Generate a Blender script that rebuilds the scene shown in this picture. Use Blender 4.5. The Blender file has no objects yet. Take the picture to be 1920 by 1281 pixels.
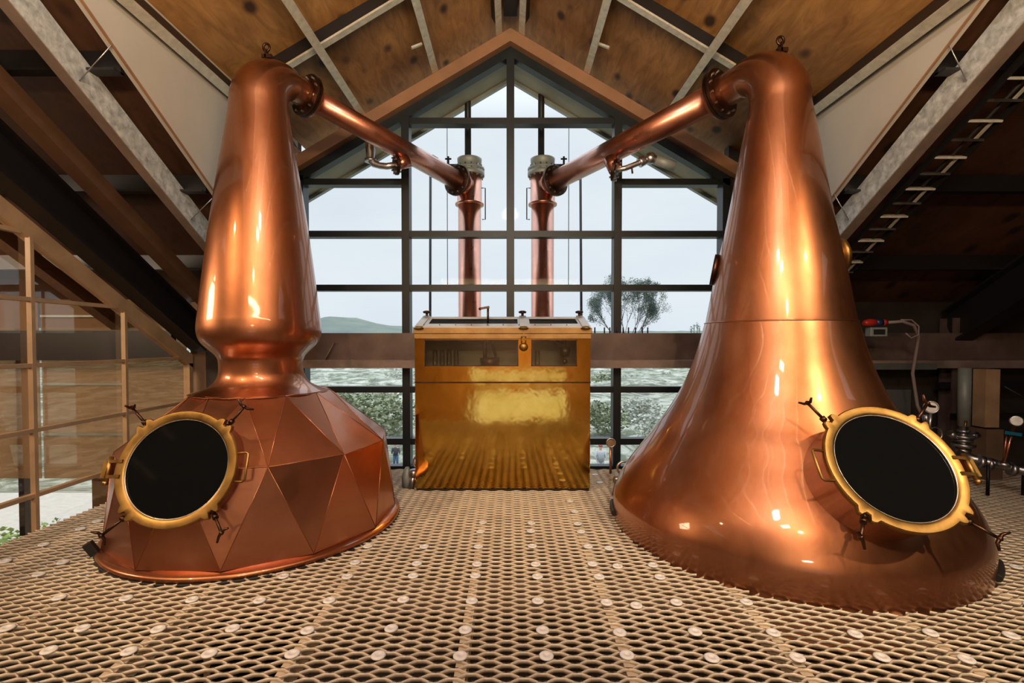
import bpy, math, random
import numpy as np
from mathutils import Vector, Matrix
random.seed(7)
S = bpy.context.scene
COL = S.collection
R = math.radians
H = 1.45                      # camera height above the grating

# ------------------------------------------------------------------ camera
cam = bpy.data.cameras.new('camera'); co = bpy.data.objects.new('camera', cam); COL.objects.link(co)
co.location = (0, 0, H); co.rotation_euler = (R(90 - 1.3), 0, 0)
cam.sensor_width = 36; cam.lens = 900 / 1920 * 36
cam.shift_x = 3 / 1920; cam.shift_y = (641 + 900 * math.tan(R(1.3)) - 640.5) / 1920
cam.clip_start = .05; cam.clip_end = 4000
S.camera = co
S.view_settings.view_transform = 'Standard'; S.view_settings.look = 'None'
S.view_settings.gamma = 1; S.view_settings.use_curve_mapping = False
S.view_settings.exposure = 0.0
try:
    S.cycles.max_bounces = 8; S.cycles.glossy_bounces = 5; S.cycles.transparent_max_bounces = 16
    S.cycles.sample_clamp_indirect = 6; S.cycles.use_denoising = True
    S.cycles.caustics_reflective = False; S.cycles.caustics_refractive = False
except Exception: pass

# ------------------------------------------------------------------ sky: bright overcast
w = bpy.data.worlds.new('world'); S.world = w; w.use_nodes = True
nt = w.node_tree; nt.nodes.clear()
o_ = nt.nodes.new('ShaderNodeOutputWorld'); bg = nt.nodes.new('ShaderNodeBackground')
tc = nt.nodes.new('ShaderNodeTexCoord'); mp = nt.nodes.new('ShaderNodeMapping'); mp.inputs['Scale'].default_value = (1, 1, 3)
nz = nt.nodes.new('ShaderNodeTexNoise'); nz.inputs['Scale'].default_value = 2.2; nz.inputs['Detail'].default_value = 5
cr = nt.nodes.new('ShaderNodeValToRGB')
cr.color_ramp.elements[0].position = .3; cr.color_ramp.elements[0].color = (.66, .72, .78, 1)
cr.color_ramp.elements[1].position = .7; cr.color_ramp.elements[1].color = (.76, .80, .84, 1)
nt.links.new(tc.outputs['Generated'], mp.inputs[0]); nt.links.new(mp.outputs[0], nz.inputs[0])
nt.links.new(nz.outputs[0], cr.inputs[0]); nt.links.new(cr.outputs[0], bg.inputs[0]); nt.links.new(bg.outputs[0], o_.inputs[0])
# an overcast sky grows brighter towards the zenith
sx = nt.nodes.new('ShaderNodeSeparateXYZ'); nt.links.new(tc.outputs['Generated'], sx.inputs[0])
mr = nt.nodes.new('ShaderNodeMapRange'); mr.inputs[1].default_value = .42; mr.inputs[2].default_value = .85; mr.inputs[3].default_value = 1.12; mr.inputs[4].default_value = 4.2
nt.links.new(sx.outputs[2], mr.inputs[0]); nt.links.new(mr.outputs[0], bg.inputs[1])

# ------------------------------------------------------------------ lamps of the still house, with added fill lights
def look(o, t): o.rotation_euler = (Vector(t) - o.location).to_track_quat('-Z', 'Y').to_euler()
def spot(loc, to, e, ang=50, size=.06, col=(1, .74, .45), blend=.85):
    l = bpy.data.lights.new('lamp_or_fill_light', 'SPOT'); l.energy = e; l.spot_size = R(ang); l.spot_blend = blend
    l.shadow_soft_size = size; l.color = col
    o = bpy.data.objects.new('lamp_or_fill_light', l); COL.objects.link(o); o.location = loc; look(o, to); return o
def area(loc, to, e, sx, sy, col=(1, .8, .58)):
    l = bpy.data.lights.new('lamp_or_fill_light', 'AREA'); l.shape = 'RECTANGLE'; l.size = sx; l.size_y = sy; l.energy = e; l.color = col
    o = bpy.data.objects.new('lamp_or_fill_light', l); COL.objects.link(o); o.location = loc; look(o, to); return o
SPOTS = [((3.55, -.25, 4.15), (1.9, 3.1, .7), 520), ((-4.0, .3, 4.0), (-1.8, 3.1, .7), 540),
         ((.9, -1.0, 3.6), (1.8, 3.3, .9), 250), ((-.9, -1.0, 3.6), (-1.7, 3.4, 1.0), 230)]
for a in SPOTS: spot(*a)
WARM = (1, .72, .42)
area((0, -1.4, 4.8), (0, .8, 0), 30, .5, .3, (1, .80, .58))            # added warm fill light, unseen, high over the platform edge
area((0, -.2, 4.55), (0, 1.6, 2.0), 42, .3, .3, (.86, .93, 1))         # added cool fill under the ridge, brightens rafters and cheek boards
area((0, -.3, 2.9), (0, .9, 5.4), 330, 3.4, .5, WARM)                   # uplighter washing the plywood
area((-6.4, 2.6, 2.6), (-5.2, 5.6, .6), 120, 2.0, .6, (1, .78, .55))     # added fill behind the screen to brighten the blinds and wall
area((0, -6.0, 2.8), (0, -6.5, -3), 480, .8, .8, (1, .76, .5))         # added fill in the lower hall, gives the copper its mid-tones

# ------------------------------------------------------------------ materials
def nodes(name):
    m = bpy.data.materials.new(name); m.use_nodes = True
    t = m.node_tree; b = t.nodes['Principled BSDF']; return m, t, b
def N(t, ty, **kw):
    n = t.nodes.new(ty)
    for k, v in kw.items(): n.inputs[k].default_value = v
    return n
def ramp(t, fac, stops):
    c = t.nodes.new('ShaderNodeValToRGB'); e = c.color_ramp.elements
    while len(e) < len(stops): e.new(.5)
    for i, (p, col) in enumerate(stops): e[i].position = p; e[i].color = (*col, 1) if len(col) == 3 else col
    t.links.new(fac, c.inputs[0]); return c.outputs[0]
def coord(t, scale=(1, 1, 1), kind='Object', rot=(0, 0, 0)):
    tc = t.nodes.new('ShaderNodeTexCoord'); mp = t.nodes.new('ShaderNodeMapping')
    mp.inputs['Scale'].default_value = scale; mp.inputs['Rotation'].default_value = rot
    t.links.new(tc.outputs[kind], mp.inputs[0]); return mp.outputs[0]
def noise(t, vec, sc, det=4, rough=.5, dist=0):
    n = N(t, 'ShaderNodeTexNoise', Scale=sc, Detail=det, Roughness=rough, Distortion=dist); t.links.new(vec, n.inputs['Vector']); return n.outputs[0]
def bump(t, b, h, st, d=.01):
    n = t.nodes.new('ShaderNodeBump'); n.inputs['Strength'].default_value = st; n.inputs['Distance'].default_value = d
    t.links.new(h, n.inputs['Height']); t.links.new(n.outputs[0], b.inputs['Normal'])
def metal(name, c1, c2, r1, r2, sc=2.5, st=.15, stretch=(1, 1, 1), bd=.01, dark=None, met=1.0):
    m, t, b = nodes(name); v = coord(t, stretch)
    n1 = noise(t, v, sc, 6, .62, .4)
    c = ramp(t, n1, [(.3, c1), (.7, c2)] if dark is None else [(.25, dark), (.42, c1), (.72, c2)])
    t.links.new(c, b.inputs['Base Color']); b.inputs['Metallic'].default_value = met
    r = ramp(t, noise(t, v, sc * 1.7, 5, .6), [(.3, (r1,) * 3), (.7, (r2,) * 3)]); t.links.new(r, b.inputs['Roughness'])
    bump(t, b, noise(t, v, sc * 1.2, 3), st, bd); return m
def coat(m, wt, r):
    b = m.node_tree.nodes['Principled BSDF']; b.inputs['Coat Weight'].default_value = wt; b.inputs['Coat Roughness'].default_value = r; b.inputs['Coat IOR'].default_value = 1.6; return m
def plain(name, col, rough=.6, met=0.0, var=.12, sc=6, st=.1):
    m, t, b = nodes(name); v = coord(t)
    n = noise(t, v, sc, 5, .6)
    lo = tuple(max(0, x * (1 - var)) for x in col); hi = tuple(min(1, x * (1 + var)) for x in col)
    t.links.new(ramp(t, n, [(.3, lo), (.7, hi)]), b.inputs['Base Color'])
    b.inputs['Roughness'].default_value = rough; b.inputs['Metallic'].default_value = met
    if st: bump(t, b, noise(t, v, sc * 4, 3), st, .004)
    return m
def knotty(name, base, dark, knot, scale=1.0, stretch=(1, 1, 1), rough=.6):
    m, t, b = nodes(name); v = coord(t, stretch)
    g = noise(t, coord(t, (stretch[0] * 1, stretch[1] * .25, stretch[2] * 1)), 9 * scale, 6, .65, 1.2)
    big = noise(t, v, 1.1 * scale, 3, .5)
    c1 = ramp(t, g, [(.32, dark), (.62, base)])
    c2 = ramp(t, big, [(.36, (.42, .36, .30)), (.62, (1, 1, 1))])
    mx = t.nodes.new('ShaderNodeMix'); mx.data_type = 'RGBA'; mx.blend_type = 'MULTIPLY'; mx.inputs[0].default_value = .8
    t.links.new(c1, mx.inputs[6]); t.links.new(c2, mx.inputs[7])
    vo = N(t, 'ShaderNodeTexVoronoi', Scale=3.6 * scale); vo.inputs['Randomness'].default_value = .95
    dv = coord(t, (stretch[0], stretch[1] * .7, stretch[2])); t.links.new(dv, vo.inputs['Vector'])
    kf = ramp(t, vo.outputs['Distance'], [(.12, (1, 1, 1)), (.25, (0, 0, 0))])
    mk = t.nodes.new('ShaderNodeMix'); mk.data_type = 'RGBA'; t.links.new(kf, mk.inputs[0])
    t.links.new(mx.outputs[2], mk.inputs[6]); mk.inputs[7].default_value = (*knot, 1)
    t.links.new(mk.outputs[2], b.inputs['Base Color']); b.inputs['Roughness'].default_value = rough
    bump(t, b, g, .15, .004); return m
def glassy(name, tint=(.93, .96, .97), gloss=.12, rough=.02):
    m = bpy.data.materials.new(name); m.use_nodes = True; t = m.node_tree; t.nodes.clear()
    o = t.nodes.new('ShaderNodeOutputMaterial'); mx = t.nodes.new('ShaderNodeMixShader')
    tr = N(t, 'ShaderNodeBsdfTransparent'); tr.inputs[0].default_value = (*tint, 1)
    gl = t.nodes.new('ShaderNodeBsdfGlossy'); gl.inputs['Roughness'].default_value = rough
    fr = t.nodes.new('ShaderNodeFresnel'); fr.inputs[0].default_value = 1.45
    mm = t.nodes.new('ShaderNodeMath'); mm.operation = 'MULTIPLY'; mm.inputs[1].default_value = gloss / .04 * .5
    t.links.new(fr.outputs[0], mm.inputs[0]); mm.use_clamp = True
    t.links.new(mm.outputs[0], mx.inputs[0]); t.links.new(tr.outputs[0], mx.inputs[1]); t.links.new(gl.outputs[0], mx.inputs[2])
    t.links.new(mx.outputs[0], o.inputs[0]); return m
def screen(name, col, alpha):
    m = bpy.data.materials.new(name); m.use_nodes = True; t = m.node_tree; t.nodes.clear()
    o = t.nodes.new('ShaderNodeOutputMaterial'); mx = t.nodes.new('ShaderNodeMixShader'); mx.inputs[0].default_value = alpha
    tr = t.nodes.new('ShaderNodeBsdfTransparent'); tr.inputs[0].default_value = (1, .85, .68, 1)
    df = t.nodes.new('ShaderNodeBsdfTranslucent'); df.inputs[0].default_value = (*col, 1)
    d2 = t.nodes.new('ShaderNodeBsdfDiffuse'); d2.inputs[0].default_value = (*col, 1); m2 = t.nodes.new('ShaderNodeMixShader'); m2.inputs[0].default_value = .5
    t.links.new(df.outputs[0], m2.inputs[1]); t.links.new(d2.outputs[0], m2.inputs[2])
    t.links.new(tr.outputs[0], mx.inputs[1]); t.links.new(m2.outputs[0], mx.inputs[2]); t.links.new(mx.outputs[0], o.inputs[0]); return m

M = {}
M['copper'] = coat(metal('copper', (.43, .165, .078), (.55, .24, .125), .33, .45, 2.2, .12, (1, 1, .45), .02, dark=(.28, .095, .045)), .65, .05)
M['copper_sheet'] = coat(metal('copper_sheet', (.52, .21, .115), (.64, .29, .17), .30, .42, 1.8, .06, (1, 1, 1), .01, dark=(.52, .21, .12)), .25, .12)
M['copper_pipe'] = coat(metal('copper_pipe', (.50, .20, .13), (.64, .30, .21), .26, .38, 4, .08, (1, 1, 1), .006), .4, .08)
M['brass'] = metal('brass', (.34, .20, .065), (.50, .30, .10), .34, .5, 7, .2, (1, 1, 1), .004, dark=(.25, .14, .045))
M['safe_brass'] = metal('safe_brass', (.76, .43, .07), (.90, .55, .12), .05, .11, 3.5, .16, (1, 1, .8), .012, dark=(.50, .29, .05))
M['cornice'] = metal('cornice_brass', (.30, .17, .07), (.46, .28, .12), .35, .5, 6, .2)
M['dark_bronze'] = metal('dark_bronze', (.05, .03, .022), (.15, .08, .055), .3, .5, 9, .2)
M['steel'] = metal('steel', (.42, .42, .43), (.66, .66, .68), .25, .4, 8, .1)
M['cap_grey'] = plain('cap_grey', (.34, .37, .36), .5, .2)
M['galv'] = metal('galvanised', (.34, .37, .40), (.92, .95, .98), .38, .55, 17, .2, (1, 1, 1), .004, met=.2)
M['purlin'] = metal('purlin_steel', (.58, .55, .48), (.86, .82, .72), .4, .55, 16, .2, (1, 1, 1), .004, met=.35)
M['dark_steel'] = plain('dark_steel', (.018, .016, .019), .45, .2)
M['frame'] = plain('window_frame_steel', (.010, .015, .020), .4, .1)
M['beam'] = plain('brown_beam', (.17, .115, .10), .45, .2, .35, 2.5)
M['beam_lip'] = plain('beam_lip', (.30, .22, .19), .45, .15, .3, 4)
M['trim_dark'] = plain('trim_dark_timber', (.15, .075, .042), .55, 0, .25, 3)
M['trim'] = plain('trim_timber', (.36, .19, .105), .5, 0, .2, 3)
M['timber'] = plain('screen_timber', (.55, .36, .21), .45, 0, .18, 4)
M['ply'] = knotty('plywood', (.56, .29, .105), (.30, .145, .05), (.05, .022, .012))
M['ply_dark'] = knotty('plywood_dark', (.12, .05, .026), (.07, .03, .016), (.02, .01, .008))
M['cheek'] = plain('cheek_board', (.60, .56, .52), .6, 0, .06, 1.5)
M['soffit'] = plain('soffit_board', (.34, .29, .20), .6, 0, .15, 3)
M['wall_dark'] = plain('wall_dark', (.045, .034, .028), .7, 0, .3, 1.5)
M['wall_brown'] = plain('wall_brown', (.25, .15, .09), .7, 0, .2, 1.5)
M['concrete'] = plain('concrete', (.36, .28, .19), .7, 0, .3, 1.2)
M['grate'] = metal('grating_steel', (.60, .50, .39), (.80, .69, .55), .38, .55, 5, .0, (1, 1, 1), .004, met=.25)
M['disc'] = metal('disc_zinc', (.84, .84, .86), (.95, .95, .97), .35, .5, 20, .1, met=.0)
M['rubber'] = plain('rubber', (.015, .014, .014), .6)
M['glass'] = glassy('window_glass', (.97, .985, .99), .003)
M['glass_warm'] = glassy('screen_glass', (.95, .91, .86), .012)
M['blind'] = screen('blind_fabric', (.40, .26, .16), .62)
m, t, b = nodes('manway_glass'); b.inputs['Base Color'].default_value = (.006, .007, .008, 1); b.inputs['Roughness'].default_value = .06
b.inputs['IOR'].default_value = 1.5; M['black_glass'] = m
M['lid_white'] = plain('lid_white', (.62, .60, .56), .35, .3)
M['jar'] = glassy('jar_glass', (.85, .88, .86), .2)
M['red'] = plain('red_plastic', (.55, .03, .02), .35, 0, .05)
M['blue'] = plain('blue_plastic', (.02, .25, .42), .35, 0, .05)
M['navy'] = plain('navy_plastic', (.02, .03, .10), .35, 0, .05)
M['cable'] = plain('cable_grey', (.35, .27, .26), .5)
M['grey_box'] = plain('grey_box', (.12, .12, .12), .5)
M['white_cloth'] = plain('white_cloth', (.38, .39, .42), .8)
M['dark_cloth'] = plain('dark_cloth', (.05, .05, .06), .8)
M['jeans'] = plain('jeans', (.05, .10, .18), .8)
M['skin'] = plain('skin', (.55, .33, .25), .6)
M['hair'] = plain('hair', (.04, .03, .025), .6)
M['hair_red'] = plain('hair_red', (.28, .07, .05), .6)
M['bark'] = plain('bark', (.13, .11, .10), .8)
M['leaf'] = plain('leaf', (.10, .14, .11), .7, 0, .4, 1)
M['bush'] = plain('bush_leaf', (.19, .21, .12), .8, 0, .5, .6)
M['bush_lime'] = plain('bush_lime', (.30, .40, .13), .8, 0, .3, .6)
M['bush_pale'] = plain('bush_pale', (.40, .41, .35), .8, 0, .35, .6)
m, t, b = nodes('hillside'); v = coord(t, kind='Object')
c = ramp(t, noise(t, v, .45, 10, .75, .8), [(.34, (.055, .065, .045)), (.46, (.12, .135, .09)), (.56, (.34, .35, .29)), (.7, (.50, .50, .47))])
t.links.new(c, b.inputs['Base Color']); b.inputs['Roughness'].default_value = .9; M['hill'] = m
m, t, b = nodes('far_hill'); v = coord(t)
c = ramp(t, noise(t, v, .02, 8, .7), [(.3, (.085, .115, .12)), (.6, (.14, .17, .13)), (.75, (.20, .215, .17))])
t.links.new(c, b.inputs['Base Color']); b.inputs['Roughness'].default_value = .95; M['far_hill'] = m

# ------------------------------------------------------------------ mesh helpers
def ortho(d, up=(0, 0, 1)):
    d = Vector(d).normalized(); u = Vector(up)
    if abs(d.dot(u)) > .98: u = Vector((0, 1, 0))
    s = d.cross(u).normalized(); return d, s, s.cross(d).normalized()
class MB:
    def __init__(s): s.v = []; s.f = []; s.sm = []
    def add(s, vs, fs, smooth=False):
        n = len(s.v); s.v += [tuple(x) for x in vs]; s.f += [tuple(i + n for i in f) for f in fs]; s.sm += [smooth] * len(fs); return s
    def box(s, x0, x1, y0, y1, z0, z1):
        vs = [(x, y, z) for x in (x0, x1) for y in (y0, y1) for z in (z0, z1)]
        return s.add(vs, [(0, 1, 3, 2), (4, 6, 7, 5), (0, 4, 5, 1), (2, 3, 7, 6), (0, 2, 6, 4), (1, 5, 7, 3)])
    def bar(s, a, b, w, h, up=(0, 0, 1), off=(0, 0)):
        """rectangular bar from a to b, w along the side axis, h along the up axis"""
        a = Vector(a); b = Vector(b); d, sd, u = ortho(b - a, up); vs = []
        for p in (a, b):
            for i, j in ((-1, -1), (1, -1), (1, 1), (-1, 1)):
                vs.append(p + sd * (i * w / 2 + off[0]) + u * (j * h / 2 + off[1]))
        return s.add(vs, [(0, 3, 2, 1), (4, 5, 6, 7), (0, 1, 5, 4), (1, 2, 6, 5), (2, 3, 7, 6), (3, 0, 4, 7)])
    def sweep(s, pts, rad, seg=24, side=None, caps=True, closed=False):
        pts = [Vector(p) for p in pts]; n = len(pts)
        if not hasattr(rad, '__len__'): rad = [rad] * n
        vs = []; last = None
        for i, p in enumerate(pts):
            if closed: d = pts[(i + 1) % n] - pts[i - 1]
            else: d = pts[min(i + 1, n - 1)] - pts[max(i - 1, 0)]
            d.normalize()
            if side is not None: sd = Vector(side); sd = (sd - d * sd.dot(d)).normalized()
            elif last is None: _, sd, _ = ortho(d)
            else: sd = (last - d * last.dot(d)).normalized()
            last = sd; u = sd.cross(d)
            for k in range(seg):
                a = 2 * math.pi * k / seg; vs.append(p + (sd * math.cos(a) + u * math.sin(a)) * rad[i])
        fs = []
        m = n if closed else n - 1
        for i in range(m):
            j = (i + 1) % n
            for k in range(seg):
                l = (k + 1) % seg; fs.append((i * seg + k, i * seg + l, j * seg + l, j * seg + k))
        s.add(vs, fs, True)
        if caps and not closed:
            b0 = len(s.v) - len(vs)
            s.f.append(tuple(b0 + k for k in reversed(range(seg)))); s.sm.append(False)
            s.f.append(tuple(b0 + (n - 1) * seg + k for k in range(seg))); s.sm.append(False)
        return s
    def lathe(s, org, axis, prof, seg=48, up=(0, 0, 1), caps=True, smooth=True):
        """prof: (distance along axis, radius); repeated points make sharp edges"""
        d, a, b = ortho(axis, up); org = Vector(org); vs = []
        for t, r in prof:
            for k in range(seg):
                an = 2 * math.pi * k / seg; vs.append(org + d * t + (a * math.cos(an) + b * math.sin(an)) * r)
        fs = [(i * seg + k, i * seg + (k + 1) % seg, (i + 1) * seg + (k + 1) % seg, (i + 1) * seg + k) for i in range(len(prof) - 1) for k in range(seg)]
        s.add(vs, fs, smooth); b0 = len(s.v) - len(vs)
        if caps:
            s.f.append(tuple(b0 + k for k in reversed(range(seg)))); s.sm.append(False)
            s.f.append(tuple(b0 + (len(prof) - 1) * seg + k for k in range(seg))); s.sm.append(False)
        return s
    def cyl(s, a, b, r, seg=20, r2=None):
        return s.sweep([a, b], [r, r if r2 is None else r2], seg)
    def ball(s, c, r, seg=16, rings=10, sc=(1, 1, 1)):
        vs = []; fs = []
        for i in range(rings + 1):
            th = math.pi * i / rings
            for k in range(seg):
                a = 2 * math.pi * k / seg
                vs.append((c[0] + r * sc[0] * math.sin(th) * math.cos(a), c[1] + r * sc[1] * math.sin(th) * math.sin(a), c[2] + r * sc[2] * math.cos(th)))
        for i in range(rings):
            for k in range(seg): fs.append((i * seg + k, (i + 1) * seg + k, (i + 1) * seg + (k + 1) % seg, i * seg + (k + 1) % seg))
        return s.add(vs, fs, True)
    def prism(s, poly, ext):
        """planar polygon extruded by vector ext"""
        e = Vector(ext); n = len(poly); p = [Vector(q) for q in poly]
        vs = p + [q + e for q in p]
        fs = [tuple(reversed(range(n))), tuple(range(n, 2 * n))] + [(i, (i + 1) % n, n + (i + 1) % n, n + i) for i in range(n)]
        return s.add(vs, fs)
    def build(s, name, mat, parent=None, auto=None, bevel=0):
        me = bpy.data.meshes.new(name); me.from_pydata(s.v, [], s.f); me.polygons.foreach_set('use_smooth', s.sm)
        me.validate(); me.update()
        import bmesh
        bm = bmesh.new(); bm.from_mesh(me); bmesh.ops.recalc_face_normals(bm, faces=bm.faces); bm.to_mesh(me); bm.free()
        me.materials.append(M[mat] if isinstance(mat, str) else mat)
        if auto is not None: me.polygons.foreach_set('use_smooth', [True] * len(me.polygons)); me.set_sharp_from_angle(angle=R(auto))
        o = bpy.data.objects.new(name, me); COL.objects.link(o)
        if parent is not None:
            o.parent = parent
            # meshes are written in world coordinates: undo the parents' offset
            x, y, z = wloc(parent); 
            me.transform(Matrix.Translation((-x, -y, -z)))
        if bevel:
            bv = o.modifiers.new('bevel', 'BEVEL'); bv.width = bevel; bv.segments = 2; bv.limit_method = 'ANGLE'
        return o
def wloc(o):
    x, y, z = o.location
    if o.parent: a, b, c = wloc(o.parent); return x + a, y + b, z + c
    return x, y, z
def tag(o, label, cat, group=None, kind=None):
    o['label'] = label; o['category'] = cat
    if group: o['group'] = group
    if kind: o['kind'] = kind
    return o
def thing(name, loc, label, cat, group=None):
    o = bpy.data.objects.new(name, None); COL.objects.link(o); o.location = loc; o.empty_display_size = .1
    return tag(o, label, cat, group)
def struct(o, label=None, cat=None):
    o['kind'] = 'structure'
    if label: o['label'] = label
    if cat: o['category'] = cat
    return o
def interp(xs, prof, k=0):
    return float(np.interp(xs, [p[0] for p in prof], [p[1] for p in prof]))
def smooth_prof(prof, n=90):
    """Catmull-Rom through (z, r) points"""
    P = np.array([prof[0]] + list(prof) + [prof[-1]], float); out = []
    per = max(2, n // (len(prof) - 1))
    for i in range(1, len(P) - 2):
        for k in range(per):
            t = k / per; a, b, c, d = P[i - 1], P[i], P[i + 1], P[i + 2]
            out.append(tuple(.5 * ((2 * b) + (-a + c) * t + (2 * a - 5 * b + 4 * c - d) * t * t + (-a + 3 * b - 3 * c + d) * t ** 3)))
    out.append(tuple(P[-1])); return out

# ------------------------------------------------------------------ levels of the building
YW = 5.70                                   # window wall
SL = .584                                   # roof pitch
def zg(x): return H + 3.57 - SL * abs(x)    # underside of the purlins in the gable bay
def zb(y, k): return H + k - SL * y         # big roof, k = height over the eye at y 0
XL, XR = -2.50, 2.75                        # cheeks of the gable bay
CL = (-2.018, 3.90); CR = (2.10, 3.79)      # axes of the stills
WX = (-2.45, -1.225, 0.0, 1.255, 2.51)      # mullions

# ------------------------------------------------------------------ floor: expanded metal
LW, SW = .155, .058
def grating(name, x0, x1, y0, y1, holes):
    nx = int((x1 - x0) / LW * 8); xs = x0 + np.arange(nx + 1) * LW / 8
    base = np.array([0, 0, .36, .8, 1, 1, .8, .36])          # one side of a diamond, flat at the bonds
    wave = np.array([-1, -.95, -.45, .45, .95, 1, .95, .45][:8]); wave = np.array([-1, -.88, 0, .88, 1, .88, 0, -.88])
    rows = int((y1 - y0) / (SW / 2)); V = []; F = []; cnt = 0
    # cross-section: thin flat strand, leaning towards the viewer
    cs = np.array([[-.0036, 0], [-.0010, -.0205], [.0012, -.0205], [.0030, 0]])
    for j in range(rows):
        yc = y0 + j * SW / 2; ph = 4 * (j % 2)
        wv = wave[(np.arange(nx + 1) + ph) % 8] * SW / 4
        ys = yc + wv
        ok = np.ones(nx + 1, bool)
        for cx, cy, r in holes: ok &= (xs - cx) ** 2 + (ys - cy) ** 2 > r * r
        P = np.empty((nx + 1, 4, 3)); P[:, :, 0] = xs[:, None]; P[:, :, 1] = ys[:, None] + cs[None, :, 0]; P[:, :, 2] = cs[None, :, 1]
        V.append(P.reshape(-1, 3)); seg = np.where(ok[:-1] & ok[1:])[0]
        for a in range(4):
            b = (a + 1) % 4
            F.append(np.stack([seg * 4 + a, seg * 4 + b, (seg + 1) * 4 + b, (seg + 1) * 4 + a], 1) + cnt)
        cnt += (nx + 1) * 4
    V = np.concatenate(V); F = np.concatenate(F)
    used = np.zeros(len(V), bool); used[F.ravel()] = True; idx = np.cumsum(used) - 1; V = V[used]; F = idx[F]
    me = bpy.data.meshes.new(name); me.vertices.add(len(V)); me.vertices.foreach_set('co', V.ravel())
    me.loops.add(F.size); me.loops.foreach_set('vertex_index', F.ravel().astype(np.int32))
    me.polygons.add(len(F)); me.polygons.foreach_set('loop_start', np.arange(0, F.size, 4, dtype=np.int32)); me.polygons.foreach_set('loop_total', np.full(len(F), 4, dtype=np.int32))
    me.update(calc_edges=True); me.materials.append(M['grate'])
    o = bpy.data.objects.new(name, me); COL.objects.link(o); return o
floor = struct(grating('floor', -3.66, 5.9, .55, 5.47, [(*CL, 1.05), (*CR, 1.235)]))
cols = [-1.395 - .385 * k for k in range(5, 0, -1)] + [-1.395, -1.01, -.606, -.223, .16, .54, .925, 1.31, 1.70, 2.08, 2.47, 2.86, 3.25]
rows_ = [2.18, 2.37, 2.645, 2.92, 3.09, 3.36, 3.63, 3.80, 4.06, 4.32, 4.9, 5.2]
n = 0
def disc(x, y):
    o = MB().lathe((x, y, .002), (0, 0, 1), [(0, .034), (.004, .034), (.008, .029), (.008, .014), (.005, .012), (.005, .001)], 20).build('fixing_disc', 'disc', floor)
    return o
def clear(x, y):
    if math.hypot(x - CL[0], y - CL[1]) < 1.12 or math.hypot(x - CR[0], y - CR[1]) < 1.30: return False
    if -.96 < x < .80 and 4.58 < y < 5.2: return False
    return -3.6 < x < 5.6
spots = []
for i, x in enumerate(cols):
    for j, y in enumerate(rows_):
        if j > 7 and abs(x) < .5: continue
        if j > 5 and i in (7,): continue
        spots.append((x + random.uniform(-.008, .008), y - .012 * x + random.uniform(-.012, .012)))
for y in (2.6, 3.06, 3.33, 3.60, 3.785, 4.05, 4.30): spots.append((.69, y))
for y in (3.40, 3.676, 3.853, 4.125, 4.378): spots.append((-.88, y))
spots = [p for p in spots if clear(*p) and abs(p[0]) < p[1] * 1.07 + .1]
for p in spots[:100]: disc(*p)
for x in (-3.3, -2.55, -1.78, -1.01, -.223, .54, 1.31, 2.08, 2.86, 3.6, 4.4, 5.2):      # bearers under the sheets
    MB().bar((x, .55, -.062), (x, 5.45, -.062), .05, .09).build('bearer', 'grate', floor)
for y in (.75, 1.9, 3.05, 4.2, 5.35): MB().bar((-3.66, y, -.19), (5.9, y, -.19), .10, .16).build('joist', 'beam', floor)
struct(MB().box(-9, 9, -9, 5.75, -3.2, -3.1).build('floor_lower', 'concrete'))

# ------------------------------------------------------------------ window wall
def plank_gable(mb, x0, x1, y0, y1, ztop, thick):
    """sloping member that follows the gable between x0 and x1, top edge given by ztop(x)"""
    mb.prism([(x0, y0, ztop(x0)), (x1, y0, ztop(x1)), (x1, y0, ztop(x1) - thick), (x0, y0, ztop(x0) - thick)], (0, y1 - y0, 0))
tz = lambda x: zg(x)
m_ = MB(); plank_gable(m_, XL, 0, YW - .16, YW - .06, tz, .145); struct(m_.build('trim_1', 'trim'))
m_ = MB(); plank_gable(m_, 0, XR, YW - .16, YW - .06, tz, .145); struct(m_.build('trim_2', 'trim'))
fz = lambda x: zg(x) - .14
fr = MB(); plank_gable(fr, WX[0] - .05, 0, YW - .06, YW + .06, fz, .12); plank_gable(fr, 0, WX[4] + .05, YW - .06, YW + .06, fz, .12)
fr.box(WX[0] - .06, WX[0] + .03, YW - .06, YW + .10, -.10, fz(WX[0]) - .06); fr.box(WX[4] - .03, WX[4] + .06, YW - .06, YW + .10, -.10, fz(WX[4]) - .06)
fr.box(WX[0] - .05, WX[4] + .05, YW - .06, YW + .06, -.10, -.02)
win = struct(fr.build('window_1', 'frame'))
for i, x in enumerate(WX[1:4]):
    MB().box(x - .045, x + .045, YW - .07, YW + .08, -.05, fz(x) - .10).build('mullion', 'frame', win)
for z, segs in ((4.025, ((1, 2), (2, 3))), (3.32, ((0, 1), (3, 4))), (2.715, ((0, 4),)), (2.085, ((0, 4),)), (1.48, ((0, 4),)), (.885, ((0, 4),)), (.268, ((0, 4),))):
    for a, b_ in segs: MB().box(WX[a] + .02, WX[b_] - .02, YW - .05, YW + .07, z - .036, z + .036).build('transom', 'frame', win)
MB().prism([(WX[0], YW + .02, -.05), (WX[4], YW + .02, -.05), (WX[4], YW + .02, fz(WX[4]) - .08), (0, YW + .02, fz(0) - .08), (WX[0], YW + .02, fz(WX[0]) - .08)], (0, .006, 0)).build('glass_panes', 'glass', win)
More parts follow.
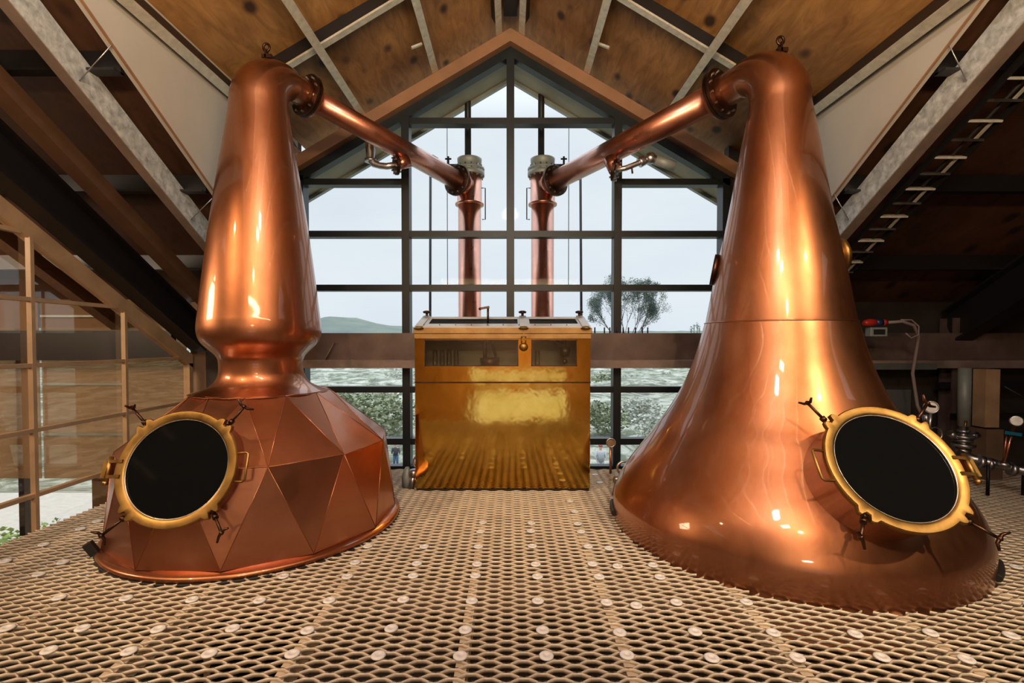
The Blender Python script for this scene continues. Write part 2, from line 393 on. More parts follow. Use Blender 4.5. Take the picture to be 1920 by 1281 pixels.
# eaves overhang outside the gable
m_ = MB(); plank_gable(m_, XL - .2, 0, YW + .07, YW + .62, lambda x: zg(x) - .06, .09); plank_gable(m_, 0, XR + .1, YW + .07, YW + .62, lambda x: zg(x) - .06, .09)
struct(m_.build('trim_3', 'soffit'))
m_ = MB(); plank_gable(m_, XL - .2, 0, YW + .59, YW + .65, lambda x: zg(x) - .08, .12); plank_gable(m_, 0, XR + .1, YW + .59, YW + .65, lambda x: zg(x) - .08, .12)
struct(m_.build('trim_4', 'cap_grey'))
# walls to both sides
struct(MB().box(-3.62, WX[0] - .06, YW, YW + .12, -3.1, 4.0).build('wall_left_of_window', 'wall_dark'))
struct(MB().box(WX[4] + .06, 9, YW, YW + .12, -3.1, 4.0).build('wall_right_of_window', 'wall_dark'))
struct(MB().box(-3.62, WX[4] + .1, YW, YW + .12, -3.1, -.10).build('wall_below_window', 'wall_dark'))
struct(MB().box(8.9, 9.0, -9, 5.75, -3.1, 5).build('wall_right', 'wall_dark'))
struct(MB().box(-9.0, -8.9, -9, 5.75, -3.1, 5).build('wall_left', 'wall_brown'))
bw = MB(); bw.box(-9, -1.4, -9.1, -9, -3.1, 6.2); bw.box(2.1, 9, -9.1, -9, -3.1, 6.2); bw.box(-1.4, 2.1, -9.1, -9, -3.1, -1.6); bw.box(-1.4, 2.1, -9.1, -9, -.45, -.05); bw.box(-1.4, 2.1, -9.1, -9, .35, 6.2)
struct(bw.build('wall_rear', 'wall_brown'))
# jambs beside the window (brown board seen between still and window)
struct(MB().box(XL - .06, XL + .0, YW - .18, YW, -.1, zg(XL)).build('trim_5', 'trim'))
struct(MB().box(XR - .12, XR, YW - .18, YW, -.1, zg(XR)).build('trim_6', 'trim'))

# ------------------------------------------------------------------ roofs
ce = MB()
t0 = .24
for sx, xe in ((-1, XL), (1, XR)):
    a = [(0, -1.2, zg(0) + t0), (xe, -1.2, zg(xe) + t0), (xe, YW + .5, zg(xe) + t0), (0, YW + .5, zg(0) + t0)]
    ce.prism(a, (0, 0, .05))
ceil = struct(ce.build('ceiling', 'ply'))
KP = 3.80
cb = MB()
for x0, x1 in ((-9, XL - .045), (XR + .045, 9)):
    cb.prism([(x0, -1.2, zb(-1.2, KP)), (x1, -1.2, zb(-1.2, KP)), (x1, YW + .5, zb(YW + .5, KP)), (x0, YW + .5, zb(YW + .5, KP))], (0, 0, .05))
cb.prism([(-9, -1.2, zb(-1.2, KP)), (9, -1.2, zb(-1.2, KP)), (9, -9.1, zb(-1.2, KP) - 3), (-9, -9.1, zb(-1.2, KP) - 3)], (0, 0, .05))
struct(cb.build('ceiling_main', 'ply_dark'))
for nm_, x, k in (('wall_left_cheek', XL, 3.65), ('wall_right_cheek', XR, 3.65)):
    sgn = -1 if x < 0 else 1
    p = [(x, -.9, zg(x) + t0), (x, YW, zg(x) + t0), (x, YW, zb(YW, k)), (x, -.9, min(zb(-.9, k), zg(x) + t0 + 2))]
    y_top = (H + k - zg(x) - t0) / SL
    p = [(x, y_top, zg(x) + t0), (x, YW, zg(x) + t0), (x, YW, zb(YW, k))]
    struct(MB().prism(p, (sgn * .04, 0, 0)).build(nm_, 'cheek'))
for nm_, x in (('trim_7', XL), ('trim_8', XR)):        # edge bead along the lower edge of the cheeks
    y_top = (H + 3.65 - zg(x) - t0) / SL
    struct(MB().bar((x, y_top, zb(y_top, 3.65)), (x, YW - .05, zb(YW - .05, 3.65)), .012, .012).build(nm_, 'trim'))
# purlins of the gable bay
pu = [(-.13, 'left of the ridge'), (-.855, 'first out from the ridge on the left'), (-1.69, 'second out from the ridge on the left'), (-2.43, 'last on the left, above the pale cheek board'),
      (.13, 'right of the ridge'), (.87, 'first out from the ridge on the right'), (1.76, 'second out from the ridge on the right'), (2.66, 'last on the right, above the pale cheek board')]
for x, wh in pu:
    z = zg(x) + .05 - (0 if abs(x) > .3 else .0)
    sg = 1 if x > 0 else -1
    o = thing('purlin', (x, 2.2, z), 'pale steel purlin under the gable plywood, ' + wh, 'roof beam', 'steel purlins of the gable roof')
    rt = Vector((sg, 0, -SL)).normalized(); up = Vector((sg * SL, 0, 1)).normalized()
    wd = .075
    mb = MB(); mb.bar((x, -1.0, z - .045), (x, YW - .17, z - .045), wd, .010, up=up); mb.build('flange', 'purlin', o)
    mb = MB(); mb.bar((x + sg * wd * .42, -1.0, z + .055), (x + sg * wd * .42, YW - .17, z + .055), .012, .19, up=up); mb.build('web', 'dark_steel', o)
tag(MB().box(-.075, .075, -1, YW - .2, zg(0) + .10, zg(0) + .26).build('ridge_beam', 'dark_steel'), 'dark steel ridge beam running to the gable apex', 'roof beam')
for sg, wh in ((-1, 'left'), (1, 'right')):                       # short cleats on the purlins
    x = .86 * sg
    tag(MB().bar((x + sg * .05, 5.0, zg(x + sg * .05) + .02), (x + sg * .15, 4.97, zg(x + sg * .15) + .02), .03, .02).build('cleat', 'purlin'), 'short pale cleat near the end of the first purlin on the ' + wh, 'bracket', 'purlin cleats')
# cross rafters in the gable bay
for yy, pl in ((4.40, 'mid roof'), (1.6, 'near the viewer')):
    for sg, xe, wh in ((-1, XL, 'left'), (1, XR, 'right')):
        o = thing('rafter', (0, yy, zg(0)), f'dark steel rafter with pale lower edge, {wh} slope, {pl}', 'roof beam', 'cross rafters of the gable roof')
        a = Vector((sg * .05, yy, zg(0) + .165)); b_ = Vector((xe, yy, zg(xe) + .165))
        MB().bar(a, b_, .05, .13, up=(0, 0, 1)).build('web', 'dark_steel', o)
        MB().bar(a - Vector((0, .0, .075)), b_ - Vector((0, .0, .075)), .07, .018).build('flange', 'purlin', o)
# purlins of the big roof (run across)
for k_, y in enumerate((2.34, 3.21, 4.08, 4.96)):
    nmv = ('nearest the viewer', 'second from the viewer', 'third from the viewer', 'farthest from the viewer')[k_]
    for x0, x1, wh in ((-8.8, XL - .06, 'left'), (XR + .06, 8.8, 'right')):
        mb = MB(); z = zb(y, 3.70) + .01
        mb.bar((x0, y, z), (x1, y, z), .03, .15); mb.bar((x0, y - .03, z - .07), (x1, y - .03, z - .07), .08, .016)
        tag(mb.build('cross_purlin', 'dark_steel'), f'dark purlin running sideways under the {wh} hand main roof, {nmv}', 'roof beam', 'cross purlins of the main roof')
# galvanised rafters
def raker(x, k0, k1, w, mat, name, label, y0=-.9, y1=YW - .02, flange=None):
    sg = 1 if x > 0 else -1
    c = (k0 + k1) / 2; d = (k0 - k1) * math.cos(math.atan(SL))
    o = thing(name, (x, 2.5, zb(2.5, c)), label, 'roof beam')
    MB().bar((x, y0, zb(y0, c)), (x, y1, zb(y1, c)), .012, d, up=(0, 0, 1)).build('web', mat, o)
    MB().bar((x + sg * w / 2, y0, zb(y0, k1)), (x + sg * w / 2, y1, zb(y1, k1)), w, .012).build('flange', flange or mat, o)
    MB().bar((x + sg * w / 2, y0, zb(y0, k0)), (x + sg * w / 2, y1, zb(y1, k0)), w, .012).build('flange', flange or mat, o)
    return o
raker(-2.747, 3.65, 3.43, .075, 'galv', 'galvanised_rafter', 'galvanised steel rafter rising beside the left cheek board', flange='beam_lip')
raker(2.913, 3.65, 3.43, .09, 'galv', 'galvanised_rafter', 'galvanised steel rafter rising beside the right cheek board', flange='beam_lip')
def ibeam(x, k0, k1, w, label, y0=-.9):
    o = thing('steel_i_beam', (x, 2.5, zb(2.5, k1)), label, 'roof beam'); c = (k0 + k1) / 2; d = (k0 - k1) * .86; y1 = YW - .12
    MB().bar((x, y0, zb(y0, c)), (x, y1, zb(y1, c)), .02, d).build('web', 'dark_steel', o)
    for k in (k0, k1): MB().bar((x, y0, zb(y0, k)), (x, y1, zb(y1, k)), w, .025).build('flange', 'dark_steel', o)
    return o
ibeam(-3.62, 3.50, 3.16, .17, 'dark steel I-beam sloping above the timber glazed screen')
ibeam(5.1, 3.60, 3.18, .2, 'dark steel I-beam sloping down to the column at far right')
for x, lb in ((-3.30, 'brown timber rafter between the galvanised rafter and dark I-beam at left'), (-4.6, 'brown timber rafter above the glazed screen')):
    tag(MB().bar((x, -.9, zb(-.9, 3.49)), (x, YW - .05, zb(YW - .05, 3.49)), .13, .12).build('timber_rafter', 'trim_dark'), lb, 'roof beam')
# thin wire stays between cheek and galvanised rafter
for sg, x0, x1, wh in ((-1, XL, -2.75, 'left'), (1, XR, 2.91, 'right')):
    for y, q in ((3.05, 'upper'), (4.1, 'lower')):
        tag(MB().cyl((x0, y, zb(y, 3.64)), (x1 - sg * .01, y + .04, zb(y, 3.44)), .0035, 8).build('wire_stay', 'steel'), f'{q} thin wire stay beside the {wh} cheek board', 'wire', 'thin wire stays')
# cable ladder
o = thing('cable_ladder', (3.23, 3, zb(3, 3.48)), 'bright steel cable ladder climbing beside the right galvanised rafter', 'cable tray')
KL = 3.46
for x in (3.12, 3.35): MB().bar((x, .3, zb(.3, KL)), (x, 5.55, zb(5.55, KL)), .012, .05).build('rail', 'dark_steel', o)
for k in range(24):
    y = 2.55 + k * .128
    MB().bar((3.12, y, zb(y, KL) - .01), (3.35, y, zb(y, KL) - .01), .045, .016, up=(0, -SL, 1)).build('rung', 'purlin' if k % 2 == 0 else 'steel', o)
    if k % 2 == 0: MB().bar((3.30, y, zb(y, KL) - .012), (3.30, y + .128, zb(y + .128, KL) - .012), .02, .012).build('clip', 'purlin', o)
MB().cyl((3.27, 2.3, zb(2.3, KL) + .015), (3.27, 5.5, zb(5.5, KL) + .015), .012, 8).build('cable', 'rubber', o)

# ------------------------------------------------------------------ brown beam across the window
o = thing('crane_beam', (0, 5.45, 1.35), 'brown steel beam running across in front of the gable window', 'steel beam')
MB().box(-3.0, 8.5, 5.40, 5.43, 1.245, 1.548).build('web', 'beam', o)
MB().box(-3.0, 8.5, 5.36, 5.50, 1.155, 1.243).build('flange', 'beam_lip', o)
tag(MB().box(-8.5, -3.80, 5.38, 5.46, 1.24, 1.575).build('steel_beam', 'dark_steel'), 'near-black horizontal beam seen through the timber glazed screen', 'steel beam')
for px in (1115, 1133, 1143, 1156, 1168, 1178, 1191, 1204, 1214):
    x = (px - 957) / 900 * 5.42
    MB().cyl((x, 5.415, 1.545), (x, 5.415, 1.612), .008, 8).build('pin', 'dark_steel', o)
MB().cyl((-2.08, 5.39, 1.25), (-1.98, 5.39, 1.44), .01, 8).build('scratch_strip', 'beam_lip', o)

# ------------------------------------------------------------------ timber glazed screen at left (plane x = -3.7)
XP = -3.72
sc = MB(); kt, kb = 3.13, 2.98
def zs(y, k): return H + k - SL * y
ye = 5.62
sc.prism([(XP, .3, zs(.3, kt)), (XP, ye, zs(ye, kt)), (XP, ye, zs(ye, kb)), (XP, .3, zs(.3, kb))], (-.07, 0, 0))
sc.box(XP - .07, XP, ye - .06, ye, -.3, zs(ye, kb) + .05)
scr = struct(sc.build('window_2', 'timber'))
for y in (1.08, 1.96, 2.85, 3.74, 4.64):
    MB().box(XP - .03, XP + .010, y - .015, y + .015, -.15, zs(y, kb) + .02).build('mullion', 'timber', scr)
for z in (1.78, 1.265, .755, .245, 2.29, 2.8):
    yt = min(ye, (H + kb - z) / SL)
    MB().box(XP - .04, XP + .006, .3, yt, z - .016, z + .016).build('transom', 'timber', scr)
MB().prism([(XP - .03, .3, -.15), (XP - .03, ye, -.15), (XP - .03, ye, zs(ye, kb)), (XP - .03, .3, zs(.3, kb))], (-.006, 0, 0)).build('glass_panes', 'glass_warm', scr)
# outer wall behind the screen with big windows and brown blinds
ow = MB()
ow.box(-5.02, -3.72, YW + .02, YW + .12, -3.1, -.16); ow.box(-9, -3.62, YW + .02, YW + .12, 1.95, 2.6); ow.box(-3.8, -3.62, YW, YW + .12, -3.1, 2.6)
struct(ow.build('wall_behind_screen', 'wall_brown'))
w3 = struct(MB().box(-9, -3.7, YW + .0, YW + .1, -3.1, -1.4).build('window_3', 'frame'))
MB().box(-5.86, -5.79, YW - .02, YW + .1, -3.1, 1.95).build('mullion', 'frame', w3)
MB().box(-9, -3.8, YW - .0, YW + .06, -1.12, -1.07).build('transom', 'frame', w3)
MB().box(-9, -3.8, YW + .02, YW + .026, -3.1, 1.95).build('glass_panes', 'glass', w3)
for z in (.954, .36, 1.75):
    MB().box(-5.5, -4.55, YW - .08, YW - .05, z - .012, z + .012).build('transom', 'cap_grey', w3)
for a, b_, lb in ((-9, -5.56, 'brown see-through blind behind the screen, left of the bright gap'), (-5.525, -3.82, 'brown see-through blind behind the screen, right of the bright gap')):
    tag(MB().box(a, b_, YW - .045, YW - .035, -.17, 1.95).build('roller_blind', 'blind'), lb, 'blind', 'brown blinds behind the glazed screen')

# ------------------------------------------------------------------ stills
def manway(par, C, az, el, r, hand, label):
    """round glazed hatch: ring (part) with glass, clamps, handle, hinge (sub-parts). hand=+1: handle on the right"""
    az = R(az); el = R(el); n = Vector((math.cos(el) * math.sin(az), -math.cos(el) * math.cos(az), math.sin(el)))
    u = Vector((math.cos(az), math.sin(az), 0)); v = u.cross(n) * -1
    if v.z < 0: v = -v
    C = Vector(C); P = lambda a, b, c=0: C + u * a + v * b + n * c
    # neck collar that joins the hatch to the pot
    MB().lathe(C, n, [(-.42, r + .035), (-.035, r + .035), (-.035, r + .05), (-.018, r + .05), (-.018, r + .02)], 64, up=v).build('manway_neck', 'copper', par)
    # ring outline with four twin lugs
    ring = MB(); seg = 192; ro = r + .058
    out = []; lug = [R(a) for a in (47, 133, 227, 313)]
    for k in range(seg):
        a = 2 * math.pi * k / seg; rr = ro
        for L in lug:
            d = abs((a - L + math.pi) % (2 * math.pi) - math.pi)
            if d < .15: rr = ro + .028 * (1 if .035 < d < .12 else (0.0 if d <= .035 else (.15 - d) / .03))
        out.append(rr)
    prof = [(-.016, 0), (.006, 0), (.016, -.010)]
    vs = []; fs = []
    for k in range(seg):
        a = 2 * math.pi * k / seg; c, s_ = math.cos(a), math.sin(a)
        for rr, z in ((r, -.014), (out[k], -.014), (out[k], .008), (out[k] - .006, .014), (r + .016, .014), (r + .004, .008), (r, .004)):
            vs.append(P(c * rr, s_ * rr, z))
    q = 7
    for k in range(seg):
        l = (k + 1) % seg
        for i in range(q): j = (i + 1) % q; fs.append((k * q + i, k * q + j, l * q + j, l * q + i))
    ring.add(vs, fs)
    rg = ring.build('manway', 'brass', par, auto=35)
    rg['label'] = label
    MB().lathe(C - n * .012, n, [(0, r + .002), (.008, r + .002)], 96, up=v).build('manway_glass', 'black_glass', rg)
    g = MB(); g.sweep([P(math.cos(2 * math.pi * k / 96) * (r + .002), math.sin(2 * math.pi * k / 96) * (r + .002), .002) for k in range(96)], .0045, 8, closed=True)
    g.build('bezel', 'steel', rg)
    # swing bolts with T handles, folded outwards
    for i, L in enumerate(lug):
        c, s_ = math.cos(L), math.sin(L); e = Vector(u * c + v * s_); tng = n.cross(e)
        b0 = P(c * (ro - .005), s_ * (ro - .005), -.03)
        od = (e * .9 + n * (.25 if i in (0, 1) else .35) - v * (.12 if s_ < 0 else -.05)).normalized()
        b1 = b0 + od * .165
        cl = MB(); cl.cyl(b0, b1, .0085, 12); cl.ball(b0, .02, 12, 8); cl.cyl(b0 - tng * .03, b0 + tng * .03, .009, 10)
        cl.cyl(b0 + od * .03, b0 + od * .055, .017, 12)
        hd = (tng * math.cos(.5 + i) + od.cross(tng) * math.sin(.5 + i)).normalized()
        cl.sweep([b1 - hd * .055 + od * .02, b1 - hd * .025, b1, b1 + hd * .025, b1 + hd * .055 + od * .02], [.006, .0085, .011, .0085, .006], 10)
        cl.ball(b1, .014, 12, 8)
        cl.build('clamp_bolt', 'dark_bronze', rg)
    # bail handle
    x = hand * (r + .045); hx = hand * .075
    MB().sweep([P(x, .085, 0), P(x + hx * .8, .088, .012), P(x + hx, .078, .018), P(x + hx * 1.02, 0, .02), P(x + hx, -.078, .018), P(x + hx * .8, -.088, .012), P(x, -.085, 0)], .0075, 12).build('handle', 'brass', rg)
    # hinge
    hx = -hand; hm = MB()
    for s_ in (-.045, .045): hm.bar(P(hx * (r + .02), s_, .012), P(hx * (r + .125), s_, -.01), .018, .022, up=n)
    hm.cyl(P(hx * (r + .11), -.075, -.008), P(hx * (r + .11), .075, -.008), .013, 14)
    hm.bar(P(hx * (r + .10), 0, -.03), P(hx * (r + .155), 0, -.03), .10, .03, up=n)
    hm.ball(P(hx * (r + .11), -.082, -.008), .017, 12, 8)
    hm.build('hinge', 'brass', rg)
    return rg
def bolted_flange(c, d, r, mats, par, th=.022, nb=10, name='flange'):
    d = Vector(d).normalized(); c = Vector(c); _, a, b_ = ortho(d)
    f = MB().lathe(c - d * th, d, [(0, r - .004), (.003, r), (th * .9, r), (th * .9, r * .9), (th * 1.1, r * .9), (th * 1.1, r), (th * 2 - .003, r), (th * 2, r - .004)], 40).build(name, mats, par, auto=40)
    for k in range(nb):
        an = 2 * math.pi * (k + .5) / nb; p = c + (a * math.cos(an) + b_ * math.sin(an)) * (r * .84)
        MB().lathe(p - d * (th + .016), d, [(0, .011), (th * 2 + .032, .011)], 6, smooth=False).build('bolt', 'steel', f)
    return f
def swan(Cx, target, prof, bend_z, rise, ends, flr):
    """neck that rises on the axis and bends over towards target; returns (points, radii, end, dir)"""
    dp = Vector((target[0] - Cx[0], target[1] - Cx[1], 0)).normalized(); side = Vector((-dp.y, dp.x, 0))
    pts = []; rad = []
    for z, r in prof:
        if z <= bend_z: pts.append(Vector((Cx[0], Cx[1], z))); rad.append(r)
    r0 = rad[-1]; Rb = rise; dmax = ends[0]; drop = R(7)
    nb = 22
    for k in range(1, nb + 1):
        a = (math.pi / 2 + drop) * k / nb
        pts.append(Vector((Cx[0], Cx[1], bend_z)) + dp * (Rb * (1 - math.cos(a))) + Vector((0, 0, Rb * math.sin(a))))
        f = k / nb; rad.append(r0 + (ends[1] - r0) * (f ** 1.7))
    dd = (dp * math.cos(drop) - Vector((0, 0, math.sin(drop)))).normalized()
    rest = dmax - Rb * (1 - math.cos(math.pi / 2 + drop))
    for f in (.5, 1): pts.append(pts[nb * 0 + len(pts) - 1] + dd * (rest * .5) if rest > 0 else pts[-1]); rad.append(ends[1])
    return pts, rad, pts[-1], dd, side
# ---- left still: faceted pot
CLN = CL; CD = (-2.005, 3.905)
stl = thing('pot_still', (CL[0], CL[1], 0), 'copper pot still with a faceted pot of triangular panels and a ringed waist', 'pot still', 'copper pot stills')
COLX = ((-.532, 6.30), (.42, 6.30))
profL = smooth_prof([(1.045, .515), (1.07, .435), (1.10, .375), (1.14, .335), (1.19, .312), (1.25, .307), (1.31, .312), (1.345, .33), (1.385, .368), (1.43, .412), (1.475, .440), (1.53, .452), (1.60, .450), (1.70, .438), (2.08, .395), (2.5, .340), (2.95, .272), (3.23, .228), (3.35, .215)], 120)
pts, rad, eL, dL, sd = swan(CL, COLX[0], profL, 3.35, .28, (.43, .118), 0)
MB().sweep(pts, rad, 72, side=sd, caps=True).build('neck', 'copper', stl)
def ringpts(r, z, a0, n=12): return [Vector((CD[0] + r * math.cos(R(a0 + 30 * k)), CD[1] + r * math.sin(R(a0 + 30 * k)), z)) for k in range(n)]
Tp = ringpts(.505, 1.052, -47); Md = ringpts(.975, .65, -62); Lo = ringpts(1.03, .045, -47)
dome = MB(); vs = Tp + Md + Lo; fs = []
for k in range(12):
    l = (k + 1) % 12
    fs += [(k, 12 + k, 12 + l), (k, 12 + l, l), (24 + k, 12 + l, 12 + k), (24 + k, 24 + l, 12 + l)]
vs += [Vector((CD[0], CD[1], 1.07))]; fs += [(k, (k + 1) % 12, 36) for k in range(12)]
dome.add(vs, fs); dm = dome.build('pot', 'copper_sheet', stl, bevel=.006)
sm = MB()
for k in range(12):
    l = (k + 1) % 12
    for a, b_ in ((Tp[k], Tp[l]), (Md[k], Md[l]), (Tp[k], Md[k]), (Tp[k], Md[l]), (Lo[k], Md[k]), (Lo[k], Md[l])): sm.cyl(a, b_, .003, 6)
sm.build('seam', 'copper', dm)
MB().lathe((CD[0], CD[1], 0), (0, 0, 1), [(-.25, 1.03), (.0, 1.03), (.0, 1.065), (.022, 1.068), (.034, 1.055), (.045, 1.0), (.06, .9)], 96).build('base_rim', 'copper', stl)
MB().lathe((CD[0], CD[1], 0), (0, 0, 1), [(-.03, 1.06), (-.005, 1.072), (.0, 1.04)], 96).build('rubber_seal', 'rubber', stl)
MB().bar((CD[0] - .79, CD[1] - .70, .02), (CD[0] - .83, CD[1] - .72, .10), .05, .05).build('latch', 'rubber', stl)
manway(stl, (-2.026, 2.905, .681), 3.5, 20.2, .295, 1, 'round brass-rimmed glass manway with a handle at its right')
bolted_flange(eL + dL * .01, dL, .185, 'dark_bronze', stl, .024, 10)
ey = MB(); a = Vector((CL[0] - .03, CL[1] + .02, 3.85))
def eye(par, x, y, z):
    e = MB(); e.bar((x, y, z - .07), (x, y, z + .03), .012, .05, up=(0, 1, 0))
    e.sweep([(x, y + .0, z + .045) + Vector((.028 * math.cos(k * math.pi / 8), 0, .03 * math.sin(k * math.pi / 8))) if False else Vector((x + .026 * math.cos(k * math.pi / 8), y, z + .05 + .03 * math.sin(k * math.pi / 8))) for k in range(16)], .010, 8, closed=True)
    e.bar((x - .03, y, z - .03), (x + .05, y, z - .03), .05, .03)
    e.build('lifting_eye', 'dark_bronze', par)
eye(stl, -1.99, 3.97, 3.80)
# ---- right still: smooth onion pot
strt = thing('pot_still', (CR[0], CR[1], 0), 'large smooth copper pot still with a flared bell-shaped pot', 'pot still', 'copper pot stills')
profR = smooth_prof([(1.60, .522), (1.65, .514), (2.03, .446), (2.4, .370), (2.91, .285), (3.24, .226), (3.33, .215)], 60)
pts, rad, eR, dR, sd = swan(CR, COLX[1], profR, 3.33, .29, (.50, .135), 0)
MB().sweep(pts, rad, 80, side=sd).build('neck', 'copper', strt)
pp = smooth_prof([(-.02, 1.245), (.03, 1.250), (.14, 1.252), (.22, 1.238), (.344, 1.185), (.45, 1.118), (.55, 1.045), (.67, .955), (.80, .868), (.90, .800), (1.0, .742), (1.1, .690), (1.25, .628), (1.4, .580), (1.60, .528)], 110)
pot = MB(); pot.lathe((CR[0], CR[1], 0), (0, 0, 1), [(-.25, 1.235), (-.03, 1.235)] + pp, 128, caps=False)
pot.build('pot', 'copper', strt)
MB().sweep([(CR[0] + .527 * math.cos(2 * math.pi * k / 96), CR[1] + .527 * math.sin(2 * math.pi * k / 96), 1.60) for k in range(96)], .006, 8, closed=True).build('seam', 'copper', strt)
MB().lathe((CR[0], CR[1], 0), (0, 0, 1), [(-.03, 1.24), (-.01, 1.275), (.06, 1.272), (.065, 1.252)], 96).build('rubber_seal', 'rubber', strt) if False else None
for a0 in (-46, 170):
    ang = [R(a0 + d) for d in range(-7, 8)]
    MB().sweep([(CR[0] + 1.262 * math.cos(a), CR[1] + 1.258 * math.sin(a), .06) for a in ang], .022, 8).build('rubber_seal', 'rubber', strt)
manway(strt, (2.098, 2.612, .770), -1.4, 35.2, .303, -1, 'round brass-rimmed glass manway with a handle at its left')
bolted_flange(eR + dR * .01, dR, .215, 'dark_bronze', strt, .028, 12)
eye(strt, 2.13, 3.84, 3.775)
for ang, mt in ((158, 'dark_bronze'), (-8, 'brass')):        # sight ports on the neck
    a = R(ang); r = interp(2.02, [(1.65, .514), (2.03, .446), (2.4, .370)]); d = Vector((math.cos(a), math.sin(a), .18)).normalized()
    p = Vector((CR[0] + r * math.cos(a), CR[1] + r * math.sin(a), 2.04 if ang > 0 else 2.12))
    MB().lathe(p - d * .06, d, [(0, .085), (.05, .085), (.05, .125), (.085, .125), (.085, .09), (.078, .085)], 36).build('sight_port', mt, strt)

# ------------------------------------------------------------------ lyne arms and condensers
def column(C, wh):
    c = thing('condenser', (C[0], C[1], -3.0), f'tall copper condenser column outside the window, {wh} of the centre mullion', 'condenser', 'copper condenser columns')
    L = lambda pr, nm, mt, seg=40: MB().lathe((C[0], C[1], 0), (0, 0, 1), pr, seg).build(nm, mt, c)
    L([(-3.0, .148), (3.23, .148)], 'shell', 'copper_pipe')
    L([(3.22, .150), (3.225, .185), (3.245, .188), (3.26, .165), (3.262, .160), (3.62, .160), (3.63, .150)], 'head', 'copper_pipe')
    L([(3.60, .19), (3.605, .195), (3.655, .195), (3.66, .18), (3.675, .18), (3.68, .195), (3.70, .195)], 'flange', 'cap_grey')
    for k in range(14):
        a = 2 * math.pi * k / 14; MB().cyl((C[0] + .178 * math.cos(a), C[1] + .178 * math.sin(a), 3.58), (C[0] + .178 * math.cos(a), C[1] + .178 * math.sin(a), 3.725), .011, 8).build('bolt', 'steel', c)
    L([(3.70, .15), (3.80, .158), (3.822, .160), (3.828, .145)], 'cap', 'cap_grey')
    MB().cyl((C[0] - .02, C[1], 3.82), (C[0] - .02, C[1], 5.6), .042, 20).build('vent_pipe', 'dark_steel', c)
    sg = -1 if C[0] < 0 else 1
    MB().sweep([(C[0] - sg * .17, C[1] - .1, 3.02), (C[0] - sg * .21, C[1] - .1, 3.02), (C[0] - sg * .21, C[1] - .1, 3.42), (C[0] - sg * .16, C[1] - .1, 3.42)], .007, 8).build('sight_tube', 'dark_steel', c)
    v_ = MB(); x = C[0] + sg * .27; v_.cyl((C[0] + sg * .12, C[1] - .05, 3.72), (x, C[1] - .05, 3.72), .025, 10); v_.cyl((x, C[1] - .05, 3.66), (x, C[1] - .05, 3.84), .014, 8); v_.cyl((x - .04, C[1] - .05, 3.81), (x + .04, C[1] - .05, 3.81), .012, 8)
    v_.build('valve', 'dark_steel', c)
    return c
column(COLX[0], 'left'); column(COLX[1], 'right')
ZA = 3.46
